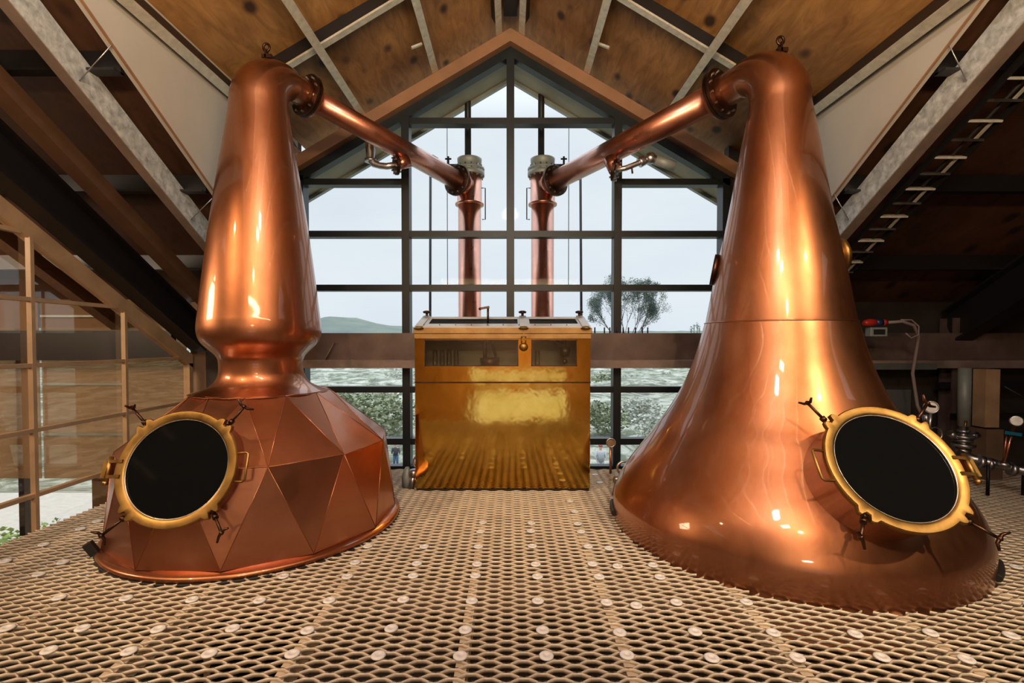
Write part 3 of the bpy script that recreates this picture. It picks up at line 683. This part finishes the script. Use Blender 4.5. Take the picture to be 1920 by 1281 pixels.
for (C, e, d, r0, r1, wh, sg) in ((COLX[0], eL, dL, .098, .118, 'left', -1), (COLX[1], eR, dR, .125, .118, 'right', 1)):
    tgt = Vector((C[0], C[1], ZA)); s0 = e + d * .035; dd = (tgt - s0).normalized(); s1 = tgt - dd * .13; f1 = tgt - dd * .26
    arm = thing('lyne_arm', tuple(s0), f'sloping copper lyne arm from the {wh} still to its condenser through the window', 'pipe', 'copper lyne arms')
    MB().cyl(s0, s1, r0, 48, r1).build('pipe', 'copper_pipe', arm)
    bolted_flange(s0 + dd * .01, dd, .17 if sg < 0 else .20, 'copper', arm, .012, 1, 'collar')
    bolted_flange(f1, dd, .19, 'dark_bronze', arm, .022, 12)
    MB().cyl(f1 + dd * .03, s1 + dd * .03, .16, 40, .14).build('stub', 'copper_pipe', arm)
    pm = s0.lerp(s1, .74); up = Vector((0, 0, 1)); up = (up - dd * up.dot(dd)).normalized()
    MB().bar(pm + up * .10, pm + up * .125 + dd * .0, .05, .10, up=dd).build('weld_boss', 'dark_bronze', arm)
    # branch fittings hanging under the arm near the window
    b0 = s0.lerp(s1, .60 if sg < 0 else .52); 
    if sg < 0:
        o = thing('vent_branch', tuple(b0), 'steel elbow pipe with a bolted flange below the left lyne arm', 'pipe fitting')
        fc = b0 + Vector((-.02, -.02, -.24)); side = Vector((-1, .15, -.1)).normalized()
        fc = Vector(((745 - 957) / 900 * 5.2, 5.2, H + (641 - 312) / 900 * 5.2))
        MB().cyl(fc, fc + Vector((.12, .05, .06)), .06, 24, .07).build('stub', 'copper_pipe', o)
        bolted_flange(fc, Vector((-.8, -.45, -.1)), .105, 'dark_bronze', o, .016, 8)
        q = Vector(((697 - 957) / 900 * 5.2, 5.2, fc.z))
        MB().sweep([fc, fc + Vector((-.10, -.01, -.02)), q + Vector((.10, 0, -.01)), q + Vector((.04, 0, .01)), q + Vector((0, 0, .06)), q + Vector((0, 0, .15)), q + Vector((-.01, 0, .33))], [.034, .034, .034, .04, .042, .05, .048], 20).build('pipe', 'steel', o)
        MB().lathe(q + Vector((0, 0, .03)), (0, 0, 1), [(0, .06), (.03, .06)], 20).build('clamp', 'steel', o)
    else:
        o = thing('relief_valve', tuple(b0), 'steel valve and grey cylinder branching below the right lyne arm', 'pipe fitting')
        Y = 5.1; Q = lambda px, py, dy=0: Vector(((px - 957) / 900 * (Y + dy), Y + dy, H + (641 - py) / 900 * (Y + dy)))
        fc = Q(1152, 322); MB().cyl(fc, fc + Vector((-.05, .05, .14)), .07, 24).build('stub', 'copper_pipe', o)
        bolted_flange(fc, Vector((.85, -.35, -.25)), .115, 'dark_bronze', o, .016, 8)
        MB().sweep([fc, Q(1172, 318), Q(1195, 309), Q(1212, 300)], .028, 16).build('pipe', 'steel', o)
        MB().lathe(Q(1196, 309), Q(1212, 300) - Q(1196, 309), [(0, .05), (.02, .052), (.06, .052), (.08, .045)], 20).build('clamp', 'steel', o)
        MB().ball(Q(1217, 300), .062, 18, 12).build('valve_body', 'steel', o)
        MB().cyl(Q(1182, 312), Q(1184, 328), .010, 8).build('drain_cock', 'dark_bronze', o)
        MB().cyl(Q(1220, 300), Q(1228, 304), .045, 18).build('coupling', 'steel', o)
        MB().cyl(Q(1226, 303), Q(1262, 315), .052, 24).build('cylinder', 'cap_grey', o)
# steel poles and wires outside
for x0, z0, x1, z1, wh in ((-1.09, 3.75, -1.13, -3.0, 'left'), (.955, 3.75, 1.02, -3.0, 'right')):
    tag(MB().cyl((x0, 6.6, z0), (x1, 6.6, z1), .018, 12).build('support_pole', 'dark_steel'), f'thin dark pole outside the window, {wh} of the condensers', 'pole', 'thin poles beyond the window')
for x, wh in ((-.855, 'left'), (.79, 'right')):
    tag(MB().cyl((x, 6.55, 2.2), (x, 6.55, 4.4), .005, 6).build('wire', 'dark_steel'), f'fine vertical wire outside the window near the {wh} condenser', 'wire', 'fine wires beyond the window')

# ------------------------------------------------------------------ spirit safe
SX0, SX1, SY0, SY1, ST = -.925, .775, 4.64, 5.06, 1.585
safe = thing('spirit_safe', ((SX0 + SX1) / 2, SY0, 0), 'large polished brass spirit safe with glazed top between the two stills', 'spirit safe')
b_ = MB(); b_.box(SX0, SX1, SY0, SY1, .02, 1.055); b_.build('cabinet', 'safe_brass', safe, bevel=.006)
b_ = MB(); b_.box(SX0 + .01, SX1 - .01, SY0 + .01, SY1 - .01, 0, .03); b_.build('plinth', 'rubber', safe)
def pxz(px, py, Y=SY0): return (px - 957) / 900 * Y, H + (641 - py) / 900 * Y
wl = [pxz(796, 637), pxz(972, 687)]; wr = [pxz(996, 637), pxz(1082, 687)]
zt, zb_ = wl[0][1], wl[1][1]
f = MB(); y0, y1 = SY0, SY0 + .012
f.box(SX0, SX1, y0, y1, 1.06, zb_); f.box(SX0, SX1, y0, y1, zt, 1.53)
f.box(SX0, wl[0][0], y0, y1, zb_, zt); f.box(wl[1][0], wr[0][0], y0, y1, zb_, zt); f.box(wr[1][0], SX1, y0, y1, zb_, zt)
f.box(SX0, SX1, SY1 - .012, SY1, 1.06, 1.60); f.box(SX0, SX0 + .012, y1, SY1, 1.06, 1.56); f.box(SX1 - .012, SX1, y1, SY1, 1.06, 1.56)
f.build('upper_case', 'safe_brass', safe)
MB().box(SX0 - .004, SX1 + .004, SY0 - .005, SY0 + .002, 1.052, 1.064).build('seam', 'dark_bronze', safe)
f = MB(); f.box(SX0 - .012, SX1 + .012, SY0 - .018, SY0 + .03, 1.528, ST - .0); f.box(SX0 - .006, SX1 + .006, SY0 - .010, SY0 + .01, 1.478, 1.528)
f.build('cornice', 'cornice', safe, bevel=.004)
f = MB(); f.box(wl[0][0], wl[1][0], y0 + .004, y0 + .008, zb_, zt); f.box(wr[0][0], wr[1][0], y0 + .004, y0 + .008, zb_, zt); f.build('front_glass', 'jar', safe)
for wv in (wl, wr):
    z0_, z1_ = zb_, zt; g = MB(); a0, a1 = wv[0][0], wv[1][0]
    for s_ in ((a0, a1, z1_ - .008, z1_), (a0, a1, z0_, z0_ + .008), (a0, a0 + .008, z0_, z1_), (a1 - .008, a1, z0_, z1_)): g.box(s_[0], s_[1], y0 - .004, y0 + .004, s_[2], s_[3])
    g.build('window_rim', 'dark_bronze', safe)
MB().box(SX0 + .02, SX1 - .02, SY1 - .05, SY1 - .02, 1.07, 1.58).build('back_plate', 'soffit', safe)
# sloping lid with two panes
zr = 1.70
def lidp(x, s_, dz=0): return Vector((x, SY0 - .005 + (SY1 - SY0 + .01) * s_, ST + (zr - ST) * s_ + dz))
lx = [SX0 + .0, pxz(800, 0)[0], pxz(971, 0)[0], pxz(994, 0)[0], pxz(1087, 0)[0], SX1 - .0]
lid = MB()
def slab(mb, xa, xb, sa, sb, th=.014, dz=0): mb.prism([lidp(xa, sa, dz), lidp(xb, sa, dz), lidp(xb, sb, dz), lidp(xa, sb, dz)], (0, 0, th))
slab(lid, lx[0], lx[5], 0, .26); slab(lid, lx[0], lx[5], .86, 1)
slab(lid, lx[0], lx[1], .26, .86); slab(lid, lx[2], lx[3], .26, .86); slab(lid, lx[4], lx[5], .26, .86)
lid.prism([lidp(lx[0], 1), lidp(lx[5], 1), Vector((lx[5], SY1 + .005, 1.55)), Vector((lx[0], SY1 + .005, 1.55))], (0, .006, 0))
for x in (lx[0], lx[5] - .006): lid.prism([lidp(x, 0), lidp(x, 1), Vector((x, SY1, 1.55)), Vector((x, SY0, 1.55))], (.006, 0, 0))
ld = lid.build('lid', 'lid_white', safe)
g = MB(); slab(g, lx[1], lx[2], .26, .86, .004, .004); slab(g, lx[3], lx[4], .26, .86, .004, .004); g.build('lid_glass', 'black_glass', ld)
for i, x in enumerate([SX0 + .08 + k * .155 for k in range(11)]):
    MB().ball(lidp(x, .12, .016), .006, 8, 6).build('rivet', 'dark_bronze', ld)
for x in (SX0 + .045, lx[2] + .055, SX1 - .05):            # padlock hasps and knobs
    h = MB(); slab(h, x - .035, x + .035, .0, 1.0, .022, .004); h.build('hasp', 'lid_white', safe)
    k = MB(); p = lidp(x, 1, .02); k.cyl(p, p + Vector((0, 0, .03)), .014, 10); k.lathe(p + Vector((0, 0, .03)), (0, 0, 1), [(0, .034), (.01, .042), (.018, .042), (.028, .02)], 16); k.build('knob', 'dark_bronze', safe)
    p = lidp(x, 0, .0); MB().lathe(p + Vector((0, -.02, -.01)), (0, 0, 1), [(0, .045), (.008, .05), (.016, .03)], 16).build('catch', 'brass', safe)
pl = MB(); x = lx[2] + .055; pl.ball((x, SY0 - .035, 1.40), .042, 16, 10, (1, .6, 1)); pl.sweep([(x - .02, SY0 - .03, 1.43), (x - .02, SY0 - .03, 1.50), (x + .02, SY0 - .03, 1.50), (x + .02, SY0 - .03, 1.43)], .006, 8); pl.box(x - .006, x + .006, SY0 - .02, SY0 + .01, 1.48, 1.57)
pl.build('padlock', 'brass', safe)
cr_ = MB(); cx_ = (915 - 957) / 900 * 4.85; cr_.cyl((cx_, 4.85, 1.62), (cx_, 4.85, 1.80), .011, 10); cr_.bar((cx_ + .015, 4.85, 1.80), (cx_ - .075, 4.85, 1.785), .022, .022); cr_.ball((cx_ - .08, 4.85, 1.782), .015, 8, 6)
cr_.build('crank_handle', 'dark_bronze', safe)
# instruments behind the front glass
def jar(x, y, r=.025, h=.2):
    MB().lathe((x, y, 1.10), (0, 0, 1), [(0, r * .9), (.01, r), (h, r), (h, r * .9)], 20).build('sample_jar', 'jar', safe)
for x in (-.75, -.68, -.61, -.54, .19, .27): jar(x, SY0 + .14, .026, .27)
sp = MB(); x = (915 - 957) / 900 * 4.85
sp.cyl((x - .03, 4.84, 1.24), (x - .03, 4.84, 1.58), .02, 12); sp.sweep([(x - .01, 4.83, 1.52), (x + .04, 4.82, 1.42), (x + .09, 4.82, 1.28)], .014, 10); sp.lathe((x + .02, 4.80, 1.20), (0, 0, 1), [(0, .09), (.09, .10), (.09, .085)], 24)
sp.build('spout', 'dark_bronze', safe)
sp = MB(); x = (1058 - 957) / 900 * 4.85; sp.cyl((x, 4.84, 1.38), (x, 4.84, 1.58), .022, 12); sp.lathe((x, 4.80, 1.30), (0, 0, 1), [(0, .05), (.10, .055)], 20); sp.ball((x, 4.80, 1.25), .028, 12, 8); sp.cyl((x - .10, 4.8, 1.45), (x - .01, 4.82, 1.40), .02, 10)
sp.build('spout', 'dark_bronze', safe)

# ------------------------------------------------------------------ gauges beside the safe
def gauge(name, base, label, flip=1, h=.42, loop=.075, col='steel', valve=None, dial=.05):
    x, y, z = base; o = thing(name, base, label, 'pressure gauge', 'gauges on the platform')
    MB().cyl((x, y, z), (x + flip * .03, y, z + .13), .032, 16).build('pipe', 'steel', o)
    MB().lathe((x + flip * .03, y, z + .12), (0, 0, 1), [(0, .045), (.02, .05), (.05, .05), (.07, .03)], 16).build('union', 'steel', o)
    c = Vector((x + flip * .03 + flip * loop * .9, y, z + .26)); 
    MB().sweep([c + Vector((-flip * loop * math.cos(a), .0 + .012 * a / 6, loop * math.sin(a))) for a in [R(-60 + 12 * k) for k in range(34)]], .011, 10).build('siphon_loop', col, o)
    return o, c
o, c = gauge('siphon_gauge', (-.985, 4.72, 0), 'coiled steel siphon on a grey pot at the left foot of the spirit safe', 1, loop=.06)
MB().lathe((-1.03, 4.76, 0), (0, 0, 1), [(0, .05), (.10, .055), (.17, .035), (.2, .018)], 20).build('grey_pot', 'cap_grey', o)
o, c = gauge('siphon_gauge', (.985, 4.5, 0), 'dial gauge above a coiled siphon between the spirit safe and the smooth still', 1, loop=.06)
o.location.x = o.location.x
MB().cyl((.965, 4.6, .18), (.965, 4.6, .44), .012, 10).build('stem', 'copper_pipe', o)
MB().lathe((.965, 4.6, .48), (0, -1, .1), [(-.02, .040), (.012, .040), (.012, .034)], 28).build('dial', 'wall_brown', o)
MB().sweep([(.965 + .041 * math.cos(k * math.pi / 14), 4.587, .48 + .041 * math.sin(k * math.pi / 14)) for k in range(28)], .006, 8, closed=True).build('bezel', 'steel', o)
# gauges and pipework behind the right still
o = thing('pressure_gauge', (3.62, 4.15, .5), 'round dial gauge with a ring siphon behind the right manway', 'pressure gauge')
def W(px, py, Y): return Vector(((px - 957) / 900 * Y, Y, H + (641 - py) / 900 * Y))
Y = 4.3
MB().lathe(W(1748, 764, Y), (-.55, -1, .1), [(-.03, .055), (.012, .058), (.012, .046), (.006, .045)], 28).build('dial', 'steel', o)
MB().cyl(W(1748, 776, Y), W(1745, 815, Y), .014, 12).build('stem', 'steel', o)
MB().cyl(W(1738, 778, Y), W(1741, 795, Y), .018, 10).build('cock', 'steel', o)
MB().sweep([W(1757 + 13 * math.cos(k * math.pi / 12), 815 + 13 * math.sin(k * math.pi / 12), Y) for k in range(24)], .007, 8, closed=True).build('siphon_ring', 'steel', o)
MB().sweep([W(1745, 815, Y), W(1742, 850, Y), Vector((W(1742, 850, Y).x, Y, 0))], .014, 10).build('riser', 'steel', o)
Y = 4.7
o = thing('valve_manifold', tuple(W(1810, 830, Y)), 'vertical steel valve with stacked flanges at right behind the smooth still', 'valve')
MB().cyl(W(1810, 690, Y + .3), W(1810, 800, Y + .3), .055, 24).build('riser', 'cap_grey', o)
for py, r in ((812, .05), (822, .09), (829, .075), (838, .095), (848, .06)):
    p = W(1810, py, Y); MB().lathe(p, (0, 0, 1), [(0, r), (.03, r)], 24).build('flange', 'steel', o)
MB().cyl(W(1810, 862, Y), W(1810, 800, Y), .035, 16).build('body', 'steel', o)
MB().sweep([W(1796, 822, Y), W(1784, 812, Y)], [.03, .035], 12).build('port', 'steel', o)
MB().sweep([W(1824, 822, Y), W(1836, 815, Y)], [.03, .035], 12).build('port', 'steel', o)
MB().cyl(W(1812, 805, Y), W(1814, 790, Y), .012, 10).build('spindle', 'brass', o)
o = thing('steel_pipe', tuple(W(1820, 860, 4.6)), 'steel pipe running low along the right side of the platform', 'pipe')
MB().sweep([W(1800, 850, 4.7), W(1830, 862, 4.6), W(1900, 878, 4.45), W(1990, 900, 4.2), (5.6, 3.6, .3)], .042, 20).build('pipe', 'steel', o)
for px, py in ((1842, 866), (1858, 870), (1902, 880)):
    p = W(px, py, 4.55 if px < 1880 else 4.44); MB().lathe(p - Vector((.02, 0, 0)), (1, -.35, -.25), [(0, .062), (.04, .062)], 20).build('coupling', 'steel', o)
for px in (1858, 1925):
    p = W(px, 872, 4.5); MB().cyl((p.x, p.y, p.z), (p.x, p.y, 0), .014, 8).build('leg', 'dark_steel', o)
o = thing('valve_gauge', tuple(W(1892, 870, 4.45)), 'upright gauge with a blue lever valve at the right edge', 'valve')
Y = 4.42
MB().cyl(W(1886, 875, Y), W(1905, 800, Y), .014, 12).build('stem', 'copper_pipe', o)
MB().cyl(W(1886, 870, Y), W(1892, 810, Y), .009, 12).build('tube', 'copper_pipe', o)
MB().lathe(W(1909, 790, Y), (-.7, -1, .1), [(-.03, .045), (.012, .05), (.012, .04)], 28).build('dial', 'steel', o)
MB().bar(W(1890, 812, Y - .02), W(1918, 816, Y - .02), .022, .03).build('lever', 'blue', o)
MB().lathe(W(1887, 876, Y), (0, 0, 1), [(0, .05), (.03, .055), (.05, .03)], 18).build('foot', 'steel', o)
# steelwork at the far right
o = thing('steel_column', (5.1, 5.5, -3), 'brown steel column under the I-beam at far right', 'column')
MB().box(5.02, 5.2, 5.44, 5.46, -3.1, 1.72).build('flange', 'beam', o); MB().box(5.10, 5.12, 5.46, 5.60, -3.1, 1.72).build('web', 'beam', o); MB().box(5.02, 5.2, 5.60, 5.62, -3.1, 1.72).build('flange', 'beam', o)
tag(MB().box(4.98, 5.13, 5.02, 5.16, .55, 1.16).build('timber_post', 'timber'), 'pale timber post below the brown beam at right', 'post')
tag(MB().box(4.98, 5.16, 5.0, 5.2, -.0, .53).build('pedestal', 'wall_brown'), 'dark pedestal under the pale timber post', 'post')
for a, b_, lb in (((4.9, 5.3, .62), (8.5, 5.3, .62), 'lowest'), ((4.9, 5.5, .95), (8.5, 5.5, .95), 'middle')):
    tag(MB().bar(a, b_, .06, .07).build('side_rail', 'dark_steel'), lb + ' dark horizontal rail at far right behind the valves', 'rail', 'dark rails at far right')
tag(MB().cyl((5.35, 5.2, .97), (6.1, 5.2, .55), .014, 8).build('tie_rod', 'dark_steel'), 'thin dark diagonal rod at far right', 'rod')
tag(MB().prism([(5.2, 5.63, 1.18), (6.6, 5.63, 1.18), (6.6, 5.63, 1.62), (5.9, 5.63, 1.52)], (0, .03, 0)).build('gusset_board', 'trim'), 'brown timber panel below the sloping I-beam at far right', 'panel')
tag(MB().box(3.95, 4.75, 5.34, 5.38, 1.14, 1.21).build('cable_shelf', 'grey_box'), 'grey bar below the red plug behind the smooth still', 'rail')
tag(MB().box(4.0, 4.6, 5.5, 5.62, -.2, .9).build('control_cabinet', 'grey_box'), 'dark cabinet in the shade behind the smooth still', 'cabinet')
# red plug, socket box and cables
Y = 4.9
o = thing('power_plug', tuple(W(1640, 606, Y)), 'red industrial plug with a dark blue band beside the smooth still', 'plug')
MB().sweep([W(1618, 607, Y), W(1622, 606, Y), W(1628, 605, Y), W(1640, 605, Y)], [.02, .032, .038, .038], 20).build('plug_body', 'red', o)
MB().cyl(W(1639, 605, Y), W(1652, 605, Y), .040, 20).build('collar', 'navy', o)
MB().cyl(W(1652, 605, Y), W(1661, 605, Y), .036, 20, .03).build('gland', 'red', o)
o = thing('socket_box', tuple(W(1645, 624, Y)), 'small grey socket box under the red plug', 'socket')
a = W(1632, 614, Y); b_ = W(1664, 631, Y); MB().box(a.x, b_.x, Y, Y + .08, b_.z, a.z).build('box', 'cap_grey', o, bevel=.006)
MB().box(a.x + .03, b_.x - .03, Y - .006, Y + .01, b_.z + .02, a.z - .02).build('cover', 'rubber', o)
tag(MB().sweep([W(1661, 605, Y), W(1690, 603, Y), W(1712, 610, Y), W(1722, 630, Y + .1), W(1712, 700, Y + .2), W(1722, 760, Y + .2), W(1740, 800, Y + .2)], .016, 10).build('power_cable', 'cable'), 'grey power cable drooping from the red plug', 'cable')
tag(MB().sweep([W(1688, 600, Y), W(1708, 600, Y), W(1722, 612, Y), W(1722, 628, Y), W(1708, 634, Y), W(1698, 625, Y)], .007, 8).build('cable_loop', 'cable'), 'thin pale loop of cable right of the red plug', 'cable')

# ------------------------------------------------------------------ spotlight housings behind the viewer
for i, (loc, to, e) in enumerate(SPOTS):
    loc = Vector(loc); d = (Vector(to) - loc).normalized(); wh = ('far right', 'far left', 'right of centre', 'left of centre')[i]
    o = thing('spotlight', tuple(loc), f'black spotlight above the platform edge, {wh}', 'lamp', 'spotlights over the platform')
    MB().lathe(loc - d * .22, d, [(0, .05), (.02, .07), (.18, .09), (.18, .082), (.02, .06)], 24, caps=False).build('housing', 'rubber', o)
    MB().cyl(loc - d * .2, (loc.x, loc.y - .2, zb(loc.y - .2, KP) if loc.y < .4 else zg(loc.x)), .012, 8).build('stem', 'rubber', o)

# ------------------------------------------------------------------ outdoors
def terrain():
    nx, ny = 120, 90; V = []; F_ = []
    ys = [5.9 + 400 * (j / ny) ** 2.2 for j in range(ny + 1)]
    rng = np.random.RandomState(3); ph = rng.rand(8, 3) * 6.28
    for y in ys:
        for i in range(nx + 1):
            x = (i / nx - .5) * (60 + y * 3.2)
            if y < 34: z = -3.4 - 3.9 * max(0, min(1, (y - 9) / 14)) if x > -4.2 else -3.4 - 3.9 * max(0, min(1, (y - 14) / 14))
            else: z = -7.3 + 11.6 * (1 - math.exp(-(y - 34) / 110.0)) * 1.05
            if y > 34:
                for k in range(8): z += (.16 + .0035 * min(y, 200)) * math.sin(ph[k, 0] + x * .045 * (k + 1)) * math.sin(ph[k, 1] + y * .05 * (k + 1)) / (1 + .35 * k)
            V.append((x, y, z))
    for j in range(ny):
        for i in range(nx): a = j * (nx + 1) + i; F_.append((a, a + 1, a + nx + 2, a + nx + 1))
    mb = MB(); mb.add(V, F_, True); return struct(mb.build('ground', 'hill'))
terrain()
struct(MB().box(-22, -4.6, 6.2, 15, -3.42, -3.3).build('terrace', 'lid_white'))
def far_hill():
    V = []; F_ = []; nx, ny = 90, 24; D = 620
    def top(x):
        px = 957 + x / D * 900
        k = [(200, 614), (400, 612), (560, 614), (600, 609), (622, 599), (645, 594), (668, 596), (690, 604), (720, 609), (757, 612), (800, 616), (900, 621), (1100, 622), (1400, 621), (1800, 618)]
        return H + (641 - float(np.interp(px, [a for a, _ in k], [b for _, b in k]))) / 900 * D
    for j in range(ny + 1):
        f = j / ny
        for i in range(nx + 1):
            x = -700 + 1400 * i / nx; prof = math.sin(min(1, f * 1.6) * math.pi / 2) if f < .63 else 1 - (f - .63) * 1.8
            V.append((x, D - 240 + 400 * f, -6 + (top(x) + 6) * prof + .8 * math.sin(i * 1.7 + j) * prof))
    for j in range(ny):
        for i in range(nx): a = j * (nx + 1) + i; F_.append((a, a + 1, a + nx + 2, a + nx + 1))
    mb = MB(); mb.add(V, F_, True); o = mb.build('distant_hill', 'far_hill'); tag(o, 'hazy green hill beyond the left panes of the window', 'hill')
far_hill()
def leaves(mb, c, r, n, s, sq=.7, rnd=random):
    for _ in range(n):
        while True:
            p = Vector((rnd.uniform(-1, 1), rnd.uniform(-1, 1), rnd.uniform(-1, 1)))
            if .35 < p.length < 1: break
        p = Vector(c) + Vector((p.x * r, p.y * r, p.z * r * sq)); a = Vector((rnd.uniform(-1, 1), rnd.uniform(-1, 1), rnd.uniform(-1, 1))).normalized(); _, s1, s2 = ortho(a)
        k = s * rnd.uniform(.6, 1.3); mb.add([p + s1 * k, p + s2 * k * .6, p - s1 * k, p - s2 * k * .6], [(0, 1, 2, 3)])
def big_tree():
    rnd = random.Random(11); D = 62.; s = D / 900; bx = (1172 - 957) * s; bz = -2.5
    bz = -1.0
    tr = thing('tree', (bx, D, bz), 'tall spreading tree with fine open branches beyond the right panes', 'tree')
    wood = MB(); fol = MB(); topz = H + (641 - 503) * s
    def grow(p, d, L, r, lv):
        q = p + d * L; wood.sweep([p, p.lerp(q, .5) + Vector((rnd.uniform(-1, 1), 0, rnd.uniform(-1, 1))) * L * .06, q], [r, r * .8, r * .62], 5 if lv > 2 else 7)
        if lv >= 2: leaves(fol, q, .62, 26, .075, .6, rnd)
        if lv >= 5: return
        for k in range(3 if lv < 2 else rnd.choice((2, 3))):
            nd = (d + Vector((rnd.uniform(-1, 1), rnd.uniform(-.8, .8), rnd.uniform(-.25, .55))) * (.56 if lv else .62)).normalized()
            grow(q, nd, L * rnd.uniform(.66, .86), r * .6, lv + 1)
    for px, dr in ((1165, (-.25, 0, 1)), (1172, (.08, .2, 1)), (1176, (.35, -.1, 1)), (1168, (-.5, .1, .9)), (1174, (.62, .1, .8))):
        grow(Vector(((px - 957) * s, D, bz)), Vector(dr).normalized(), 2.75, .12, 0)
    for q_ in (wood, fol): q_.v = [(bx + (x - bx) * .66, y, bz + (z - bz) * 1.10) for x, y, z in q_.v]
    wood.build('trunk', 'bark', tr); fol.build('foliage', 'leaf', tr)
big_tree()
def bush(x, y, z, r, mat, lb, cat='bush', sq=.75, grp='bushes on the hillside'):
    rnd = random.Random(int(abs(x * 13 + y * 7)))
    mb = MB()
    for _ in range(5): leaves(mb, (x + rnd.uniform(-.5, .5) * r, y + rnd.uniform(-.3, .3) * r, z + r * sq * rnd.uniform(.4, .9)), r * rnd.uniform(.5, .75), 230, r * .06, sq, rnd)
    return tag(mb.build('bush', mat), lb, cat, grp)
blist = [(700, 765, 34, 3.0, 'bush', 'dark olive leafy bush outside, lower left panes beside the faceted still'), (735, 780, 40, 2.6, 'bush_pale', 'pale bush outside just left of the spirit safe'),
         (660, 748, 44, 3.2, 'bush', 'dark bush outside above the shoulder of the faceted still'), (745, 712, 70, 3.4, 'bush_pale', 'pale shrub on the slope above left, near the beam'),
         (690, 708, 85, 3.4, 'bush', 'small dark shrub high on the slope at left'), (640, 705, 80, 3.2, 'bush_pale', 'pale shrub high on the slope by the left window frame'),
         (1190, 716, 75, 3.2, 'bush_pale', 'pale shrub on the slope right of the mullion'), (1250, 712, 80, 3.0, 'bush', 'dark shrub on the slope by the smooth still'),
         (1195, 765, 45, 3.0, 'bush_pale', 'wide pale bush outside, right lower panes'), (1125, 770, 40, 2.6, 'bush', 'grey-green bush outside between safe and right mullion'),
         (1225, 795, 36, 2.4, 'bush_pale', 'low pale bush beside the flank of the smooth still'), (1130, 712, 72, 3.0, 'bush', 'dark shrub just right of the spirit safe top')]
for px, py, D, r, mt, lb in blist:
    bush((px - 957) / 900 * D, D, H + (641 - py) / 900 * D - r * .7, r, mt, lb)
bush(-7.8, 8.6, -2.75, .95, 'bush_lime', 'green bush outside seen below the blinds, nearest the screen', sq=.8)
bush(-9.3, 8.4, -2.9, .9, 'bush_lime', 'green bush outside seen below the blinds at the left edge', sq=.8)
for px, D, h_, q in ((1296, 140, 3, 'first'), (1301, 142, 5, 'second'), (1307, 140, 7, 'third'), (1311, 141, 4, 'fourth')):
    x = (px - 957) / 900 * D; z = H + (641 - 622) / 900 * D
    mb = MB(); mb.cyl((x, D, z - 3), (x, D, z + h_ * .3), .12, 6); leaves(mb, (x, D, z + h_ * .25), .5, 60, .14, 2.2)
    tag(mb.build('sapling', 'leaf'), f'slim dark sapling on the skyline beside the smooth still, {q} from the left', 'tree', 'saplings on the skyline')
def person(px, top, D, shirt, trousers, hair, label, lean=0, hgt=1.72, gone=0):
    s = hgt / 1.75; x = (px - 957) / 900 * D; z0 = H + (641 - top) / 900 * D - hgt
    o = thing('person', (x, D, z0), label, 'person')
    me = bpy.data.meshes.new('body')
    J = [((0, 0, .95), .14), ((0, 0, 1.15), .13), ((0, 0, 1.38), .17), ((0, 0, 1.48), .065), ((0, 0, 1.55), .075), ((0, 0, 1.66), .10), ((0, 0, 1.74), .07),
         ((-.10, 0, .88), .10), ((-.12, -.03, .48), .065), ((-.12, .02, .07), .045), ((-.12, -.12, .03), .035),
         ((.10, 0, .88), .10), ((.12, -.05, .48), .065), ((.12, 0, .07), .045), ((.12, -.14, .03), .035),
         ((-.20, 0, 1.40), .065), ((-.27, 0, 1.12), .05), ((-.22, -.16, .95), .035), ((.20, 0, 1.40), .065), ((.27, 0, 1.12), .05), ((.20, -.18, .98), .035)]
    E_ = [(0, 1), (1, 2), (2, 3), (3, 4), (4, 5), (5, 6), (0, 7), (7, 8), (8, 9), (9, 10), (0, 11), (11, 12), (12, 13), (13, 14), (2, 15), (15, 16), (16, 17), (2, 18), (18, 19), (19, 20)]
    me.from_pydata([(a[0] * s, a[1] * s, a[2] * s) for a, _ in J], E_, []); b = bpy.data.objects.new('body', me); COL.objects.link(b); b.parent = o
    sk = b.modifiers.new('skin', 'SKIN'); b.modifiers.new('sub', 'SUBSURF').levels = 1
    for i, (_, r) in enumerate(J): me.skin_vertices[0].data[i].radius = (r * s, r * s * .85)
    me.skin_vertices[0].data[0].use_root = True
    me.materials.append(M['skin'])
    def T(mb, nm, mt):
        ob = mb.build(nm, mt, None); ob.parent = o; return ob
    c = MB(); c.sweep([(0, 0, .92 * s), (0, 0, 1.15 * s), (0, 0, 1.36 * s), (0, 0, 1.47 * s)], [.175 * s, .165 * s, .215 * s, .09 * s], 16)
    for q in (-1, 1): c.sweep([(q * .17 * s, 0, 1.42 * s), (q * .27 * s, 0, 1.12 * s), (q * .23 * s, -.1 * s, 1.02 * s)], [.085 * s, .068 * s, .05 * s], 10)
    T(c, 'shirt', shirt)
    c = MB()
    for q in (-1, 1): c.sweep([(q * .08 * s, 0, .96 * s), (q * .11 * s, -.03 * s, .5 * s), (q * .12 * s, .01 * s, .09 * s)], [.12 * s, .085 * s, .065 * s], 12)
    T(c, 'trousers', trousers)
    T(MB().ball((0, .02 * s, 1.70 * s), .115 * s, 12, 8, (1, 1, .85)), 'hair', hair)
person(741, 832, 33, 'dark_cloth', 'jeans', 'hair', 'person outside in a dark top and blue jeans, left of the safe')
person(719, 833, 33.5, 'white_cloth', 'dark_cloth', 'hair', 'person outside in white top beside the edge of the faceted still')
person(1127, 835, 24, 'white_cloth', 'white_cloth', 'hair_red', 'person outside in white with reddish hair, right of the safe')
